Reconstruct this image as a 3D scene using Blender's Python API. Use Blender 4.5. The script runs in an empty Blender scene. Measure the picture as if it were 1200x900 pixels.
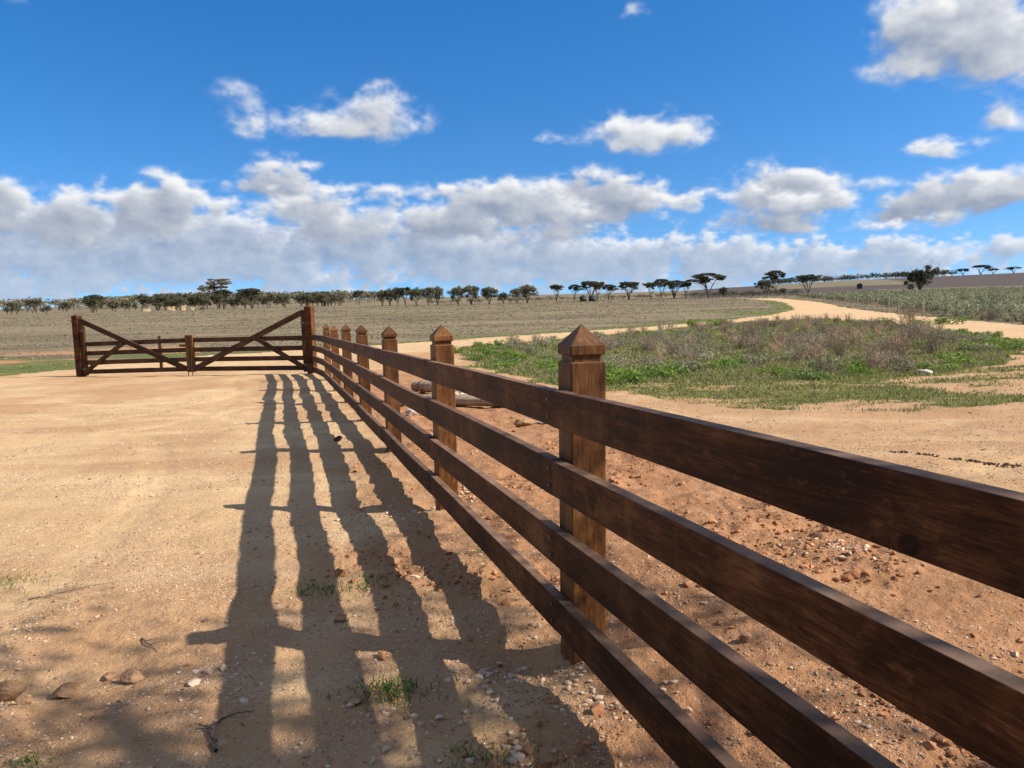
import bpy, bmesh, math, random
import numpy as np
from mathutils import Vector, Matrix

SC = bpy.context.scene
COL = SC.collection
R_ = math.radians
PI = math.pi
random.seed(11)
RNG = np.random.default_rng(11)

# ------------------------------------------------------------------ camera
F_PX, HORIZ, ROLL = 900.0, 349.0, R_(1.55)
PITCH = math.atan((450 - HORIZ) / F_PX)
CAM_LOC = Vector((0, 0, 1.5))
fw = Vector((0, math.cos(PITCH), -math.sin(PITCH)))
up0 = Vector((0, math.sin(PITCH), math.cos(PITCH)))
rt = math.cos(ROLL) * Vector((1, 0, 0)) - math.sin(ROLL) * up0
up = math.sin(ROLL) * Vector((1, 0, 0)) + math.cos(ROLL) * up0
cam_data = bpy.data.cameras.new("camera")
cam_data.sensor_width = 36
cam_data.lens = 36 * F_PX / 1200
cam_data.clip_start = 0.05
cam_data.clip_end = 20000
cam = bpy.data.objects.new("camera", cam_data)
COL.objects.link(cam)
cam.matrix_world = Matrix(((rt.x, up.x, -fw.x, 0), (rt.y, up.y, -fw.y, 0), (rt.z, up.z, -fw.z, CAM_LOC.z), (0, 0, 0, 1)))
SC.camera = cam

# ------------------------------------------------------------------ exposure
SC.view_settings.view_transform = 'Standard'
SC.view_settings.look = 'None'
SC.view_settings.exposure = 0.66
SC.view_settings.gamma = 1.0

# ------------------------------------------------------------------ sun
SUN_EL, SUN_AZ = R_(37.0), math.atan2(0.983, -0.184)     # azimuth measured from +Y towards +X
sd = Vector((math.sin(SUN_AZ) * math.cos(SUN_EL), math.cos(SUN_AZ) * math.cos(SUN_EL), math.sin(SUN_EL)))
sun_l = bpy.data.lights.new("sun", 'SUN')
sun_l.energy = 5.0
sun_l.angle = R_(0.53)
sun_l.color = (1.0, 0.945, 0.86)
sun = bpy.data.objects.new("sun", sun_l)
COL.objects.link(sun)
sun.rotation_euler = (-sd).to_track_quat('-Z', 'Y').to_euler()
sun.location = sd * 60

# ------------------------------------------------------------------ noise helpers (numpy)
def _hash(ix, iy, seed):
    h = (ix.astype(np.int64) * 374761393 + iy.astype(np.int64) * 668265263 + seed * 1442695041) & 0xFFFFFFFF
    h = ((h ^ (h >> 13)) * 1274126177) & 0xFFFFFFFF
    h = h ^ (h >> 16)
    return (h & 0xFFFF).astype(np.float32) / 65535.0

def vn(x, y, seed=0, perx=0):
    xf = np.floor(x); yf = np.floor(y)
    tx = (x - xf).astype(np.float32); ty = (y - yf).astype(np.float32)
    tx = tx * tx * tx * (tx * (tx * 6 - 15) + 10); ty = ty * ty * ty * (ty * (ty * 6 - 15) + 10)
    ix = xf.astype(np.int64); iy = yf.astype(np.int64)
    ix1 = ix + 1
    if perx:
        ix = ix % perx; ix1 = ix1 % perx
    a = _hash(ix, iy, seed); b = _hash(ix1, iy, seed)
    c = _hash(ix, iy + 1, seed); d = _hash(ix1, iy + 1, seed)
    return (a + (b - a) * tx) * (1 - ty) + (c + (d - c) * tx) * ty

def fbm(x, y, seed=0, octs=4, gain=0.5, perx=0):
    s = 0; a = 1; t = 0
    for o in range(octs):
        s = s + a * vn(x * 2 ** o, y * 2 ** o, seed + 17 * o, perx * 2 ** o if perx else 0)
        t += a; a *= gain
    return s / t

def sstep(a, b, x):
    t = np.clip((x - a) / (b - a), 0, 1)
    return t * t * (3 - 2 * t)

# ------------------------------------------------------------------ world: Nishita sky with a deck of cumulus
CLOUDS = [
(29.9,15.16,4.1,2.5,1.15),(31.58,13.80,2.67,1.90,1.00),(27.36,15.79,1.93,1.45,0.90),(32.48,9.91,1.23,0.79,0.80),(29.34,8.64,1.79,0.67,0.60),(-18.02,13.37,2.1,1.29,0.5),(-9.23,13.35,2.6,1.5,0.68),(-11.66,12.37,4.2,1.3,0.55),(-14.89,11.90,2.88,1.00,0.50),(-7.48,12.13,2.43,0.68,0.50),(3.25,10.90,1.36,0.64,0.35),(8.77,11.68,2.3,1.2,0.65),(11.76,11.10,2.85,1.13,0.75),(10.27,10.91,3.59,0.91,0.60),(-15.67,8.33,2.30,1.61,0.95),(-15.16,7.19,3.19,1.05,0.60),(9.15,19.12,1.42,0.71,0.35),(-31.01,17.63,1.33,0.82,0.35),(-32.62,6.74,1.06,1.63,0.95),(-23.76,6.50,3.13,1.66,1.00),(-28.11,5.48,3.88,1.51,0.85),(-25.43,4.81,6.12,1.66,0.90),(-19.73,6.57,0.72,0.46,0.70),(-12.01,5.60,2.99,1.19,0.85),(-12.87,6.19,1.48,0.59,0.70),(-3.43,5.48,4.99,1.58,0.90),(-0.27,6.74,3.12,1.33,0.90),(5.96,7.02,3.09,1.56,0.95),(2.84,6.35,3.12,1.21,0.90),(8.41,6.44,2.44,1.44,0.70),(-5.83,7.69,5.55,0.54,0.50),(-13.66,7.95,7.05,0.46,0.35),(14.41,6.74,3.81,0.88,0.60),(19.26,6.89,2.78,1.36,1.05),(20.10,5.81,3.03,0.91,0.80),(18.16,4.54,2.94,0.76,0.75),(23.07,5.95,1.27,0.67,0.50),(31.21,5.40,2.84,1.30,1.05),(32.99,5.75,2.20,1.02,0.90),(26.69,4.80,2.10,0.87,0.85),(25.96,4.19,3.55,0.55,0.50),(24.36,6.90,3.11,0.44,0.25),(-28.42,7.65,1.25,0.37,0.35),(-28.51,3.42,9.68,1.74,0.90),(-16.24,3.66,11.57,2.07,0.90),(-2.25,3.43,11.29,1.98,0.85),(7.75,2.83,5.56,1.35,0.55),(5.30,4.44,4.35,0.61,0.40),(16.17,2.52,6.39,0.95,0.50),(23.94,2.18,6.84,0.91,0.55),(30.41,1.98,5.63,0.97,0.62),(32.68,2.28,2.68,0.52,0.50),(-30.54,1.81,5.60,0.54,0.50),(-7.31,1.69,12.40,0.87,0.60),(10.20,1.64,12.22,0.74,0.50),(22.89,1.31,10.71,0.52,0.50)]
SKY_W, SKY_H, SKY_P = 4608, 900, 0.6

def build_clouds():
    az = ((np.arange(SKY_W) + .5) / SKY_W * 360 - 180).astype(np.float32)[None, :]
    el = (90 * ((np.arange(SKY_H) + .5) / SKY_H) ** (1 / SKY_P)).astype(np.float32)[:, None]
    A = np.broadcast_to(az, (SKY_H, SKY_W)); E = np.broadcast_to(el, (SKY_H, SKY_W))
    # domain warp, periodic over the full circle
    w1 = fbm(A / 3.0 + 60, E / 2.2, 3, 3, .5, 120) - .5
    w2 = fbm(A / 3.0 + 60, E / 2.2, 9, 3, .5, 120) - .5
    big = fbm((A + w1 * .8) / 2.4 + 75, E / 1.5, 21, 2, .5, 150)
    lo = fbm((A + w1 * .5) / 1.2 + 150, E / .8, 22, 5, .52, 300)
    hi = fbm((A + w2 * .3) / 0.5 + 360, E / 0.30, 33, 4, .52, 720)
    mixw = sstep(2, 9, E)
    nz = hi * (1 - mixw) * .5 + lo * (.5 + .5 * mixw)
    Aw = A + w1 * 1.5; Ew = E + w2 * .9 * sstep(0, 8, E)
    out = sstep(35, 44, np.abs(A))
    img = np.zeros((SKY_H, SKY_W, 4), np.float32)
    grey = np.array((.19, .228, .305), np.float32); white = np.array((.585, .59, .60), np.float32)
    sheet = [c for c in CLOUDS if c[2] > 5 and c[1] < 5]
    mid = [c for c in CLOUDS if c not in sheet and c[1] < 9.2]
    layers = [(sheet, .8, .02), (mid[1::2], .80, -.03), (mid[0::2], .88, .0), ([c for c in CLOUDS if c[1] >= 9.2], .95, .14)]
    for li, (cl, tone_k, lift) in enumerate(layers):
        sh = li * 331
        nzl = np.roll(nz, sh, 1); bigl = np.roll(big, sh, 1); lol = np.roll(lo, sh, 1)
        D = np.zeros((SKY_H, SKY_W), np.float32)
        for (a, e, ra, re, s) in cl:
            c0 = max(int((a - 4 * ra + 180) / 360 * SKY_W), 0); c1 = min(int((a + 4 * ra + 180) / 360 * SKY_W), SKY_W)
            dx = (Aw[:, c0:c1] - a) / ra
            dy = (Ew[:, c0:c1] - e) / re
            dy = np.where(dy < 0, dy * 1.2, dy)
            g = s * np.exp(-(dx * dx + dy * dy) * (.72 if li < 3 else .82))
            D[:, c0:c1] = 1 - (1 - D[:, c0:c1]) * (1 - np.clip(g, 0, .97))
        # sky carries on all round; unseen puffs overhead thickened for a warmer fill light
        if li == 0:
            band = np.exp(-((E - 4.0) / 2.8) ** 2) * (.35 + 1.0 * fbm(A / 9 + 20, E / 4, 77, 3, .5, 40))
            D = np.maximum(D, band * out)
            D = np.maximum(D, .58 * np.exp(-((E - 1.2) / 1.4) ** 2))
        if li == 3:
            puff = np.clip((fbm(A / 7.5 + 24, E / 4.5, 91, 3, .5, 48) - .41) * 5, 0, 1) * sstep(4, 8, E)
            D = np.maximum(D, puff * .95 * np.maximum(out * sstep(5, 9, E), sstep(21.5, 27, E)))
        gate = sstep(0.02, .30, D) * (1 - .35 * sstep(.55, .95, D))
        dens = D + ((nzl - .5) * (1.5 if li == 0 else 1.0) + (bigl - .5) * .8) * gate * (.8 if li == 3 else 1)
        alpha = sstep(.16 if li < 3 else .14, .70 if li < 3 else .86, dens)
        thick = np.clip(D * (.75 if li == 0 else 1) + (bigl - .5) * 1.1 * gate + ((nzl if li == 0 else lol) - .5) * (1.6 if li == 0 else .8) * gate, 0, 1.3)
        thick = thick * sstep(.15, .5, thick)
        T = np.zeros_like(alpha); L = np.zeros_like(alpha)
        for k, wgt in ((3, .6), (7, .9), (13, 1.0), (20, 1.0), (29, .8)):
            T += wgt * np.roll(np.roll(thick, -k, 0), -k // 2, 1)
        fine = np.clip(dens, 0, 1.3)
        for k in (3, 8):
            L += fine - np.roll(np.roll(fine, -k, 0), -k, 1)
        b = np.exp(-.80 * T) * 1.25 + .16 * L + .45 * (bigl - .5) + .35 * (lol - .5)
        b = np.clip(b * tone_k + .10 + lift, 0, 1)
        al = alpha * (.62 + .38 * sstep(.25, .75, dens)) * sstep(-1.6, .3, E) * (.86 if li == 0 else 1)
        hz = (1 - sstep(0, 5, E)) * .45
        for c in range(3):
            v = grey[c] + (white[c] - grey[c]) * b
            v = v * (1 - hz) + (.30, .375, .49)[c] * hz
            img[..., c] = v * al + img[..., c] * (1 - al)
        img[..., 3] = al + img[..., 3] * (1 - al)
    img[..., :3] /= np.maximum(img[..., 3:], 1e-3)
    im = bpy.data.images.new("cloud_deck", SKY_W, SKY_H, alpha=True, float_buffer=True)
    im.colorspace_settings.name = 'Linear Rec.709'
    im.alpha_mode = 'CHANNEL_PACKED'
    im.pixels.foreach_set(img.ravel())
    im.update()
    im.pack()
    return im

class NT:
    """small helper to write node trees"""
    def __init__(s, tree):
        s.t = tree; s.n = tree.nodes; s.l = tree.links
    def new(s, typ, **kw):
        nd = s.n.new(typ)
        for k, v in kw.items():
            setattr(nd, k, v)
        return nd
    def put(s, sock, v):
        if isinstance(v, bpy.types.NodeSocket):
            s.l.new(v, sock)
        elif v is not None:
            sock.default_value = v
    def math(s, op, a, b=None, c=None, clamp=False):
        nd = s.new('ShaderNodeMath', operation=op, use_clamp=clamp)
        s.put(nd.inputs[0], a)
        if b is not None: s.put(nd.inputs[1], b)
        if c is not None: s.put(nd.inputs[2], c)
        return nd.outputs[0]
    def mix(s, f, a, b, typ='MIX'):
        nd = s.new('ShaderNodeMix', data_type='RGBA', blend_type=typ)
        s.put(nd.inputs[0], f)
        s.put(nd.inputs[6], (*a, 1) if isinstance(a, tuple) else a)
        s.put(nd.inputs[7], (*b, 1) if isinstance(b, tuple) else b)
        return nd.outputs[2]
    def noise(s, vec, scale, detail=4, rough=.55, dist=0.0):
        nd = s.new('ShaderNodeTexNoise')
        s.put(nd.inputs['Vector'], vec)
        nd.inputs['Scale'].default_value = scale
        nd.inputs['Detail'].default_value = detail
        nd.inputs['Roughness'].default_value = rough
        nd.inputs['Distortion'].default_value = dist
        return nd.outputs['Fac']
    def mapping(s, vec, scale=(1, 1, 1), rot=(0, 0, 0), loc=None):
        nd = s.new('ShaderNodeMapping')
        s.put(nd.inputs['Vector'], vec)
        nd.inputs['Scale'].default_value = scale
        nd.inputs['Rotation'].default_value = rot
        if loc is not None: s.put(nd.inputs['Location'], loc)
        return nd.outputs[0]
    def ramp(s, f, stops):
        nd = s.new('ShaderNodeMapRange', interpolation_type='SMOOTHSTEP')
        s.put(nd.inputs[0], f)
        nd.inputs[1].default_value = stops[0]; nd.inputs[2].default_value = stops[1]
        nd.inputs[3].default_value = stops[2] if len(stops) > 2 else 0
        nd.inputs[4].default_value = stops[3] if len(stops) > 3 else 1
        return nd.outputs[0]
    def attr(s, name):
        return s.new('ShaderNodeAttribute', attribute_name=name).outputs['Fac']

world = bpy.data.worlds.new("World")
SC.world = world
world.use_nodes = True
w = NT(world.node_tree)
w.n.clear()
sky = w.new('ShaderNodeTexSky', sky_type='NISHITA', sun_disc=False)
sky.sun_elevation = SUN_EL
sky.sun_rotation = SUN_AZ
sky.altitude = 100
sky.air_density = 1.0
sky.dust_density = 0.4
sky.ozone_density = 2.2
hs = w.new('ShaderNodeHueSaturation')
hs.inputs['Hue'].default_value = 0.505
hs.inputs['Saturation'].default_value = 1.40
w.l.new(sky.outputs[0], hs.inputs['Color'])
# look a little higher into the model sky, so that the clear winter air stays blue down to the land
tc0 = w.new('ShaderNodeTexCoord'); sx0 = w.new('ShaderNodeSeparateXYZ'); cx0 = w.new('ShaderNodeCombineXYZ'); nm0 = w.new('ShaderNodeVectorMath', operation='NORMALIZE')
w.l.new(tc0.outputs['Generated'], sx0.inputs[0])
w.l.new(sx0.outputs[0], cx0.inputs[0]); w.l.new(sx0.outputs[1], cx0.inputs[1])
w.put(cx0.inputs[2], w.math('ADD', w.math('MULTIPLY', w.math('MAXIMUM', sx0.outputs[2], 0.0), 1.1), .135))
w.l.new(cx0.outputs[0], nm0.inputs[0]); w.l.new(nm0.outputs[0], sky.inputs['Vector'])
bg1 = w.new('ShaderNodeBackground')
bg1.inputs['Strength'].default_value = 0.115
w.l.new(hs.outputs[0], bg1.inputs['Color'])
tc = w.new('ShaderNodeTexCoord')
sx = w.new('ShaderNodeSeparateXYZ')
w.l.new(tc.outputs['Generated'], sx.inputs[0])
u_ = w.math('ADD', w.math('DIVIDE', w.math('ARCTAN2', sx.outputs[0], sx.outputs[1]), 2 * PI), .5)
e_ = w.math('DIVIDE', w.math('ARCSINE', w.math('MAXIMUM', w.math('MINIMUM', sx.outputs[2], 1.0), 0.0)), PI / 2)
v_ = w.math('POWER', e_, SKY_P)
cx = w.new('ShaderNodeCombineXYZ')
w.put(cx.inputs[0], u_); w.put(cx.inputs[1], v_)
ti = w.new('ShaderNodeTexImage', interpolation='Linear', extension='EXTEND')
ti.image = build_clouds()
w.l.new(cx.outputs[0], ti.inputs[0])
bg2 = w.new('ShaderNodeBackground')
bg2.inputs['Strength'].default_value = 1.0
w.l.new(ti.outputs['Color'], bg2.inputs['Color'])
mx = w.new('ShaderNodeMixShader')
w.l.new(ti.outputs['Alpha'], mx.inputs[0])
w.l.new(bg1.outputs[0], mx.inputs[1]); w.l.new(bg2.outputs[0], mx.inputs[2])
wo = w.new('ShaderNodeOutputWorld')
w.l.new(mx.outputs[0], wo.inputs[0])

# ------------------------------------------------------------------ terrain
P1 = np.array([0.27, 3.10]); FD = np.array([-.2918, .9565])
RAZ = np.radians([-180, -60, -33.7, -27, -21.2, -12.5, 0, 13, 15.5, 24, 33.7, 60, 180])
RPX = np.array([4, 3, 2, 4, 6, 3.5, 2.5, 2.5, 4.5, 8.5, 10.5, 10, 4])
# hand-made bumps and hollows: x, y, radius, height
BUMPS = [(-.05, 3.13, .16, -.07), (.1, 3.0, .12, -.04), (-.62, 5.75, .16, -.05), (.45, 2.9, .22, .03), (1.0, 4.1, .4, .05), (1.25, 3.55, .3, .05),
         (.75, 4.0, .25, .045), (.95, 3.3, .35, .05), (-1.75, 2.95, .35, -.05), (-1.95, 2.7, .2, .05), (-1.5, 2.75, .2, .03), (.0, 5.9, .3, .04),
         (-.35, 7.6, .35, .05), (-1.2, 8.5, .25, .04), (1.55, 3.0, .35, .04), (2.2, 3.6, .5, .05), (-.55, 5.1, .3, .02), (-2.9, 4.4, .7, .02)]

def base_z(x, y):
    s = (x - P1[0]) * FD[0] + (y - P1[1]) * FD[1]
    r = np.hypot(x, y)
    k = 6.0
    s = np.clip(s, -8, 400)
    z = -.025 * (26 - np.logaddexp(0, (26 - s) / k) * k)
    z = z + .85 * sstep(50, 240, r)
    rid = np.interp(np.arctan2(x, y), RAZ, RPX)
    return z + (rid + 1.3) * sstep(260, 900, r) - (rid + 4) * sstep(950, 2500, r)

def fence_lat(x, y):
    """distance to the right of the fence line, and along it from the first post"""
    dx = x - P1[0]; dy = y - P1[1]
    return dx * FD[1] - dy * FD[0], dx * FD[0] + dy * FD[1]

def dug_mask(x, y):
    lat, s = fence_lat(x, y)
    e = (vn(x / .9, y / .9, 401) - .5) * 1.2
    return np.maximum(sstep(-.25, .35, lat + e * .3), .75 * sstep(-1.0, -.1, lat + e * .8) * (1 - sstep(3, 8, s))) * (1 - sstep(2.2, 3.6, lat + e * 1.2)) * sstep(-8, -4, s) * (1 - sstep(16, 19, s))

TRACKS = [(-16, 2.0, 15.2), (-16, 2.0, 13.6), (-13.0, 15.5, 7.4), (-13.0, 15.5, 8.9), (-9.5, 31.0, 19.5), (-9.5, 31.0, 21.0), (14.0, -9.0, 18.4), (14.0, -9.0, 20.0), (9.0, 24.0, 15.2), (9.0, 24.0, 16.7)]
def tracks(x, y, wob):
    """wheel tracks as arcs: 1 in the middle of a track, 0 away from it"""
    t_ = np.zeros(x.shape)
    lat, _ = fence_lat(x, y)
    for cx_, cy_, rad in TRACKS:
        d_ = np.abs(np.hypot(x - cx_, y - cy_) - rad + wob)
        t_ = np.maximum(t_, np.exp(-(d_ / .15) ** 4))
    return t_ * sstep(.5, 1.2, np.abs(lat - .8))

def relief(x, y):
    r = np.hypot(x, y)
    dug = dug_mask(x, y)
    near = 1 - sstep(14, 40, r)
    z = .055 * (vn(x / 1.7, y / 1.5, 5) - .5) + .022 * (vn(x / .62, y / .55, 6) - .5)
    z = z * (1 - sstep(60, 120, r)) * (.7 + .3 * near)
    z = z + .016 * (1 + 1.6 * dug) * (vn(x / .21, y / .21, 7) - .5) * near
    dug = dug * (.25 + .75 * sstep(.40, .62, fbm(x / .8, y / .8, 14, 3)))
    n2 = vn(x / .085, y / .085, 8)
    z = z + (.008 + .026 * dug) * (n2 - .45) * near
    n3 = vn(x / .036, y / .036, 9)
    z = z + (.0055 + .012 * dug) * (n3 - .5) * (1 - sstep(6, 12, r))
    z = z + (.003 + .004 * dug) * (vn(x / .017, y / .017, 10) - .5) * (1 - sstep(3.5, 7, r))
    # lumps of crumbled soil in the dug strip
    z = z + .05 * dug * np.clip(vn(x / .16 + 3, y / .16, 12) - .62, 0, 1) * near
    for bx, by, br, bh in BUMPS:
        z = z + bh * np.exp(-((x - bx) ** 2 + (y - by) ** 2) / (br * br))
    # wheel ruts on the track to the right of the fence and in the yard
    wob = .22 * (vn(x / 2.5, y / 2.5, 13) - .5)
    t_ = tracks(x, y, wob)
    z = z - .018 * t_ * near * (.55 + .45 * vn(x / .09, y / .09, 15))
    return z

def gz(x, y):
    x = np.asarray(x, np.float64); y = np.asarray(y, np.float64)
    return base_z(x, y) + relief(x, y)

def g1(x, y):
    return float(gz(np.array([x]), np.array([y]))[0])

def inpoly(x, y, poly):
    c = np.zeros(x.shape, bool)
    n = len(poly)
    for i in range(n):
        x0, y0 = poly[i]; x1, y1 = poly[i - 1]
        cond = ((y0 > y) != (y1 > y))
        with np.errstate(divide='ignore', invalid='ignore'):
            xi = (x1 - x0) * (y - y0) / (y1 - y0 + 1e-12) + x0
        c ^= cond & (x < xi)
    return c

def dist_line(x, y, line):
    d = np.full(x.shape, 1e9)
    for (ax, ay), (bx, by) in zip(line[:-1], line[1:]):
        ux, uy = bx - ax, by - ay
        t = np.clip(((x - ax) * ux + (y - ay) * uy) / (ux * ux + uy * uy), 0, 1)
        d = np.minimum(d, np.hypot(x - ax - t * ux, y - ay - t * uy))
    return d

ROAD_UP = [(-24, 22.5), (-15.97, 28.74), (-12.87, 33.16), (-9.31, 35.07), (-7.0, 37.33), (-5.09, 38.64), (-2.65, 40.71), (2.07, 44.91), (9.09, 50.68), (17.57, 60.49), (23.17, 68.08), (29.45, 80.53), (33.81, 91.91), (41.31, 115.82), (47.11, 138.53), (50.43, 167.38)]
ROAD_LOW = [(55.4, 159.29), (46.09, 114.94), (35.1, 78.81), (30.44, 59.42), (28.5, 49.22), (25.76, 38.55), (30, 33), (45, 26), (70, 18)]
ROAD_P = ROAD_UP[1:] + ROAD_LOW + [(70, 8), (40, 14), (20, 24), (12, 30), (0, 32), (-6, 30), (-12, 24)]
ISLAND = [(-2.45, 31.11), (-1.49, 34.5), (1.68, 36.53), (4.53, 40.2), (8.0, 44.56), (13.05, 50.74), (15.21, 52.39), (17.99, 53.74), (22.38, 55.76), (21.61, 48.47), (20.94, 39.14), (18.91, 30.84), (16.53, 24.9), (12.92, 19.34), (10.02, 16.29), (7.98, 14.86), (6.41, 14.31), (5.79, 14.37), (4.14, 14.82), (2.75, 15.36), (1.68, 15.01), (0.88, 15.69), (0.01, 18.79), (-1.3, 23.65)]
GRASSP = [(-2.45, 31.11), (-0.95, 21.66), (0.0, 17.77), (0.81, 14.61), (2.03, 12.97), (3.07, 10.97), (4.53, 10.09), (5.84, 10.01), (7.04, 10.64), (9.6, 12.8), (12.5, 17), (10, 20), (2, 22)]
YARD = [(-60, -60), (-60, 8), (-40, 17), (-18.4, 22), (-15, 26.1), (-16, 28.7), (-12.9, 33.2), (-5, 31), (0, 34), (14, 30), (26, 36), (40, 28), (70, 15), (70, -60)]

def zones(x, y):
    r = np.hypot(x, y)
    amp = np.clip(.03 * r, .05, 1.6)
    wx = x + amp * (fbm(x / 1.1, y / 1.1, 51, 3) - .5) * 1.6
    wy = y + amp * (fbm(x / 1.1, y / 1.1, 52, 3) - .5) * 1.6
    ax2 = .35 * amp
    rx = x + ax2 * (fbm(x / 1.5, y / 1.5, 53, 3) - .5) * 2
    ry = y + ax2 * (fbm(x / 1.5, y / 1.5, 54, 3) - .5) * 2
    road = inpoly(rx, ry, ROAD_P) & (r > 24)
    isl = inpoly(wx, wy, ISLAND)
    gr = inpoly(x + 1.7 * (wx - x), y + 1.7 * (wy - y), GRASSP)
    yard = inpoly(rx, ry, YARD)
    zone = np.full(x.shape, 2, np.int32)         # 2 field
    zone[yard] = 0
    zone[road] = 1
    zone[isl | gr] = 3
    zone[(zone == 2) & (r > 420)] = 4
    green = np.zeros(x.shape, np.float32); dry = np.zeros_like(green); red = np.zeros_like(green); dark = np.zeros_like(green); pale = np.zeros_like(green)
    az = np.degrees(np.arctan2(x, y))
    f = (zone == 2) | (zone == 4)
    dry[f] = 1
    dry[(zone == 3) & isl] = .6
    patch = fbm(x / 1.6, y / 1.6, 61, 3)
    g_isl = np.where(isl, .60 + 1.3 * (patch - .45) + .45 * (1 - sstep(15.5, 20, r)), 0)
    lowg = gr & ~isl
    g_low = np.where(lowg, .74 + 1.9 * (fbm(x / .9, y / .5, 68, 4) - .5) - .38 * sstep(5.5, 9, x) - .55 * (1 - sstep(10.3, 13.2, np.hypot(x, y) + 1.5 * (fbm(x / 1.2, y / .7, 70, 3) - .5))), 0)
    # green fringe on the paddock along the road, in bands on the far left
    dl = dist_line(x, y, ROAD_UP)
    fr = f & (r < 140)
    g_f = np.where(fr, .9 * (1 - sstep(.6, 5.0, dl)) * (.35 + 1.1 * vn(x / 7, y / 1.6, 62)), 0)
    left = fr & (az < -22) & (r < 60)
    g_f = np.maximum(g_f, np.where(left, .95 * sstep(.42, .62, vn(x / 13, (y + .25 * x) / 1.9, 63)) * (1 - sstep(36, 52, r)), 0))
    r_f = np.where(left, .85 * sstep(.5, .68, vn(x / 11, (y + .25 * x) / 2.3, 64)) * (1 - sstep(40, 58, r)), 0)
    # the corner inside the bend of the road
    g_f = np.maximum(g_f, np.where(fr, .75 * np.exp(-((x - 24) / 7) ** 2 - ((y - 76) / 12) ** 2), 0))
    green = np.clip(g_isl + g_low + g_f, 0, 1)
    dry = np.where(fr, dry * (1 - .9 * r_f), dry)
    red = np.clip(.9 * dug_mask(x, y) + r_f + .35 * np.where(zone == 0, sstep(.5, .75, fbm(x / 1.6, y / 1.6, 65, 3)), 0), 0, 1)
    pale = np.where(zone == 1, .8, 0) + np.where(zone == 0, .45 * sstep(.34, .66, fbm(x / 3, y / 2.0, 66, 4)), 0)
    pale = pale + np.where((zone == 0) & (fence_lat(x, y)[0] < 0), .5 * sstep(3, 9, r), 0)
    pale = pale + np.where(zone == 0, 0.45 * tracks(x, y, .22 * (vn(x / 2.5, y / 2.5, 13) - .5)) * sstep(.25, .55, fbm(x / 1.3, y / 1.3, 69, 3)), 0)
    pale = np.clip(pale * (1 - red), 0, 1)
    # ploughed ground on the right-hand rise, a strip of crop below it
    rdg = f & (az > 12)
    band = r + 25 * (vn(x / 60, y / 60, 67) - .5)
    dark = np.where(rdg, sstep(200, 225, band) * sstep(12, 14, az), 0)
    tan = np.where(rdg & (az > 18) & (az < 27.5), sstep(470, 500, band) * (1 - sstep(27, 28, az + .008 * (band - 500))), 0)
    dark = dark * (1 - tan)
    strip = np.where(f & (az > 25.5) & (r < 420), sstep(225, 250, band) * (1 - sstep(330, 370, band)), 0)
    green = np.maximum(green, .5 * strip)
    dark = dark * (1 - .65 * strip)
    # wooded olive rise on the left
    lt = f & (az < -8)
    green = np.maximum(green, np.where(lt, .3 * sstep(380, 520, r), 0))
    return zone, green.astype(np.float32), dry.astype(np.float32), red.astype(np.float32), dark.astype(np.float32), pale.astype(np.float32)

# ------------------------------------------------------------------ materials
def principled(name):
    m = bpy.data.materials.new(name)
    m.use_nodes = True
    t = NT(m.node_tree)
    t.n.clear()
    b = t.new('ShaderNodeBsdfPrincipled')
    o = t.new('ShaderNodeOutputMaterial')
    t.l.new(b.outputs[0], o.inputs[0])
    return m, t, b

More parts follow.
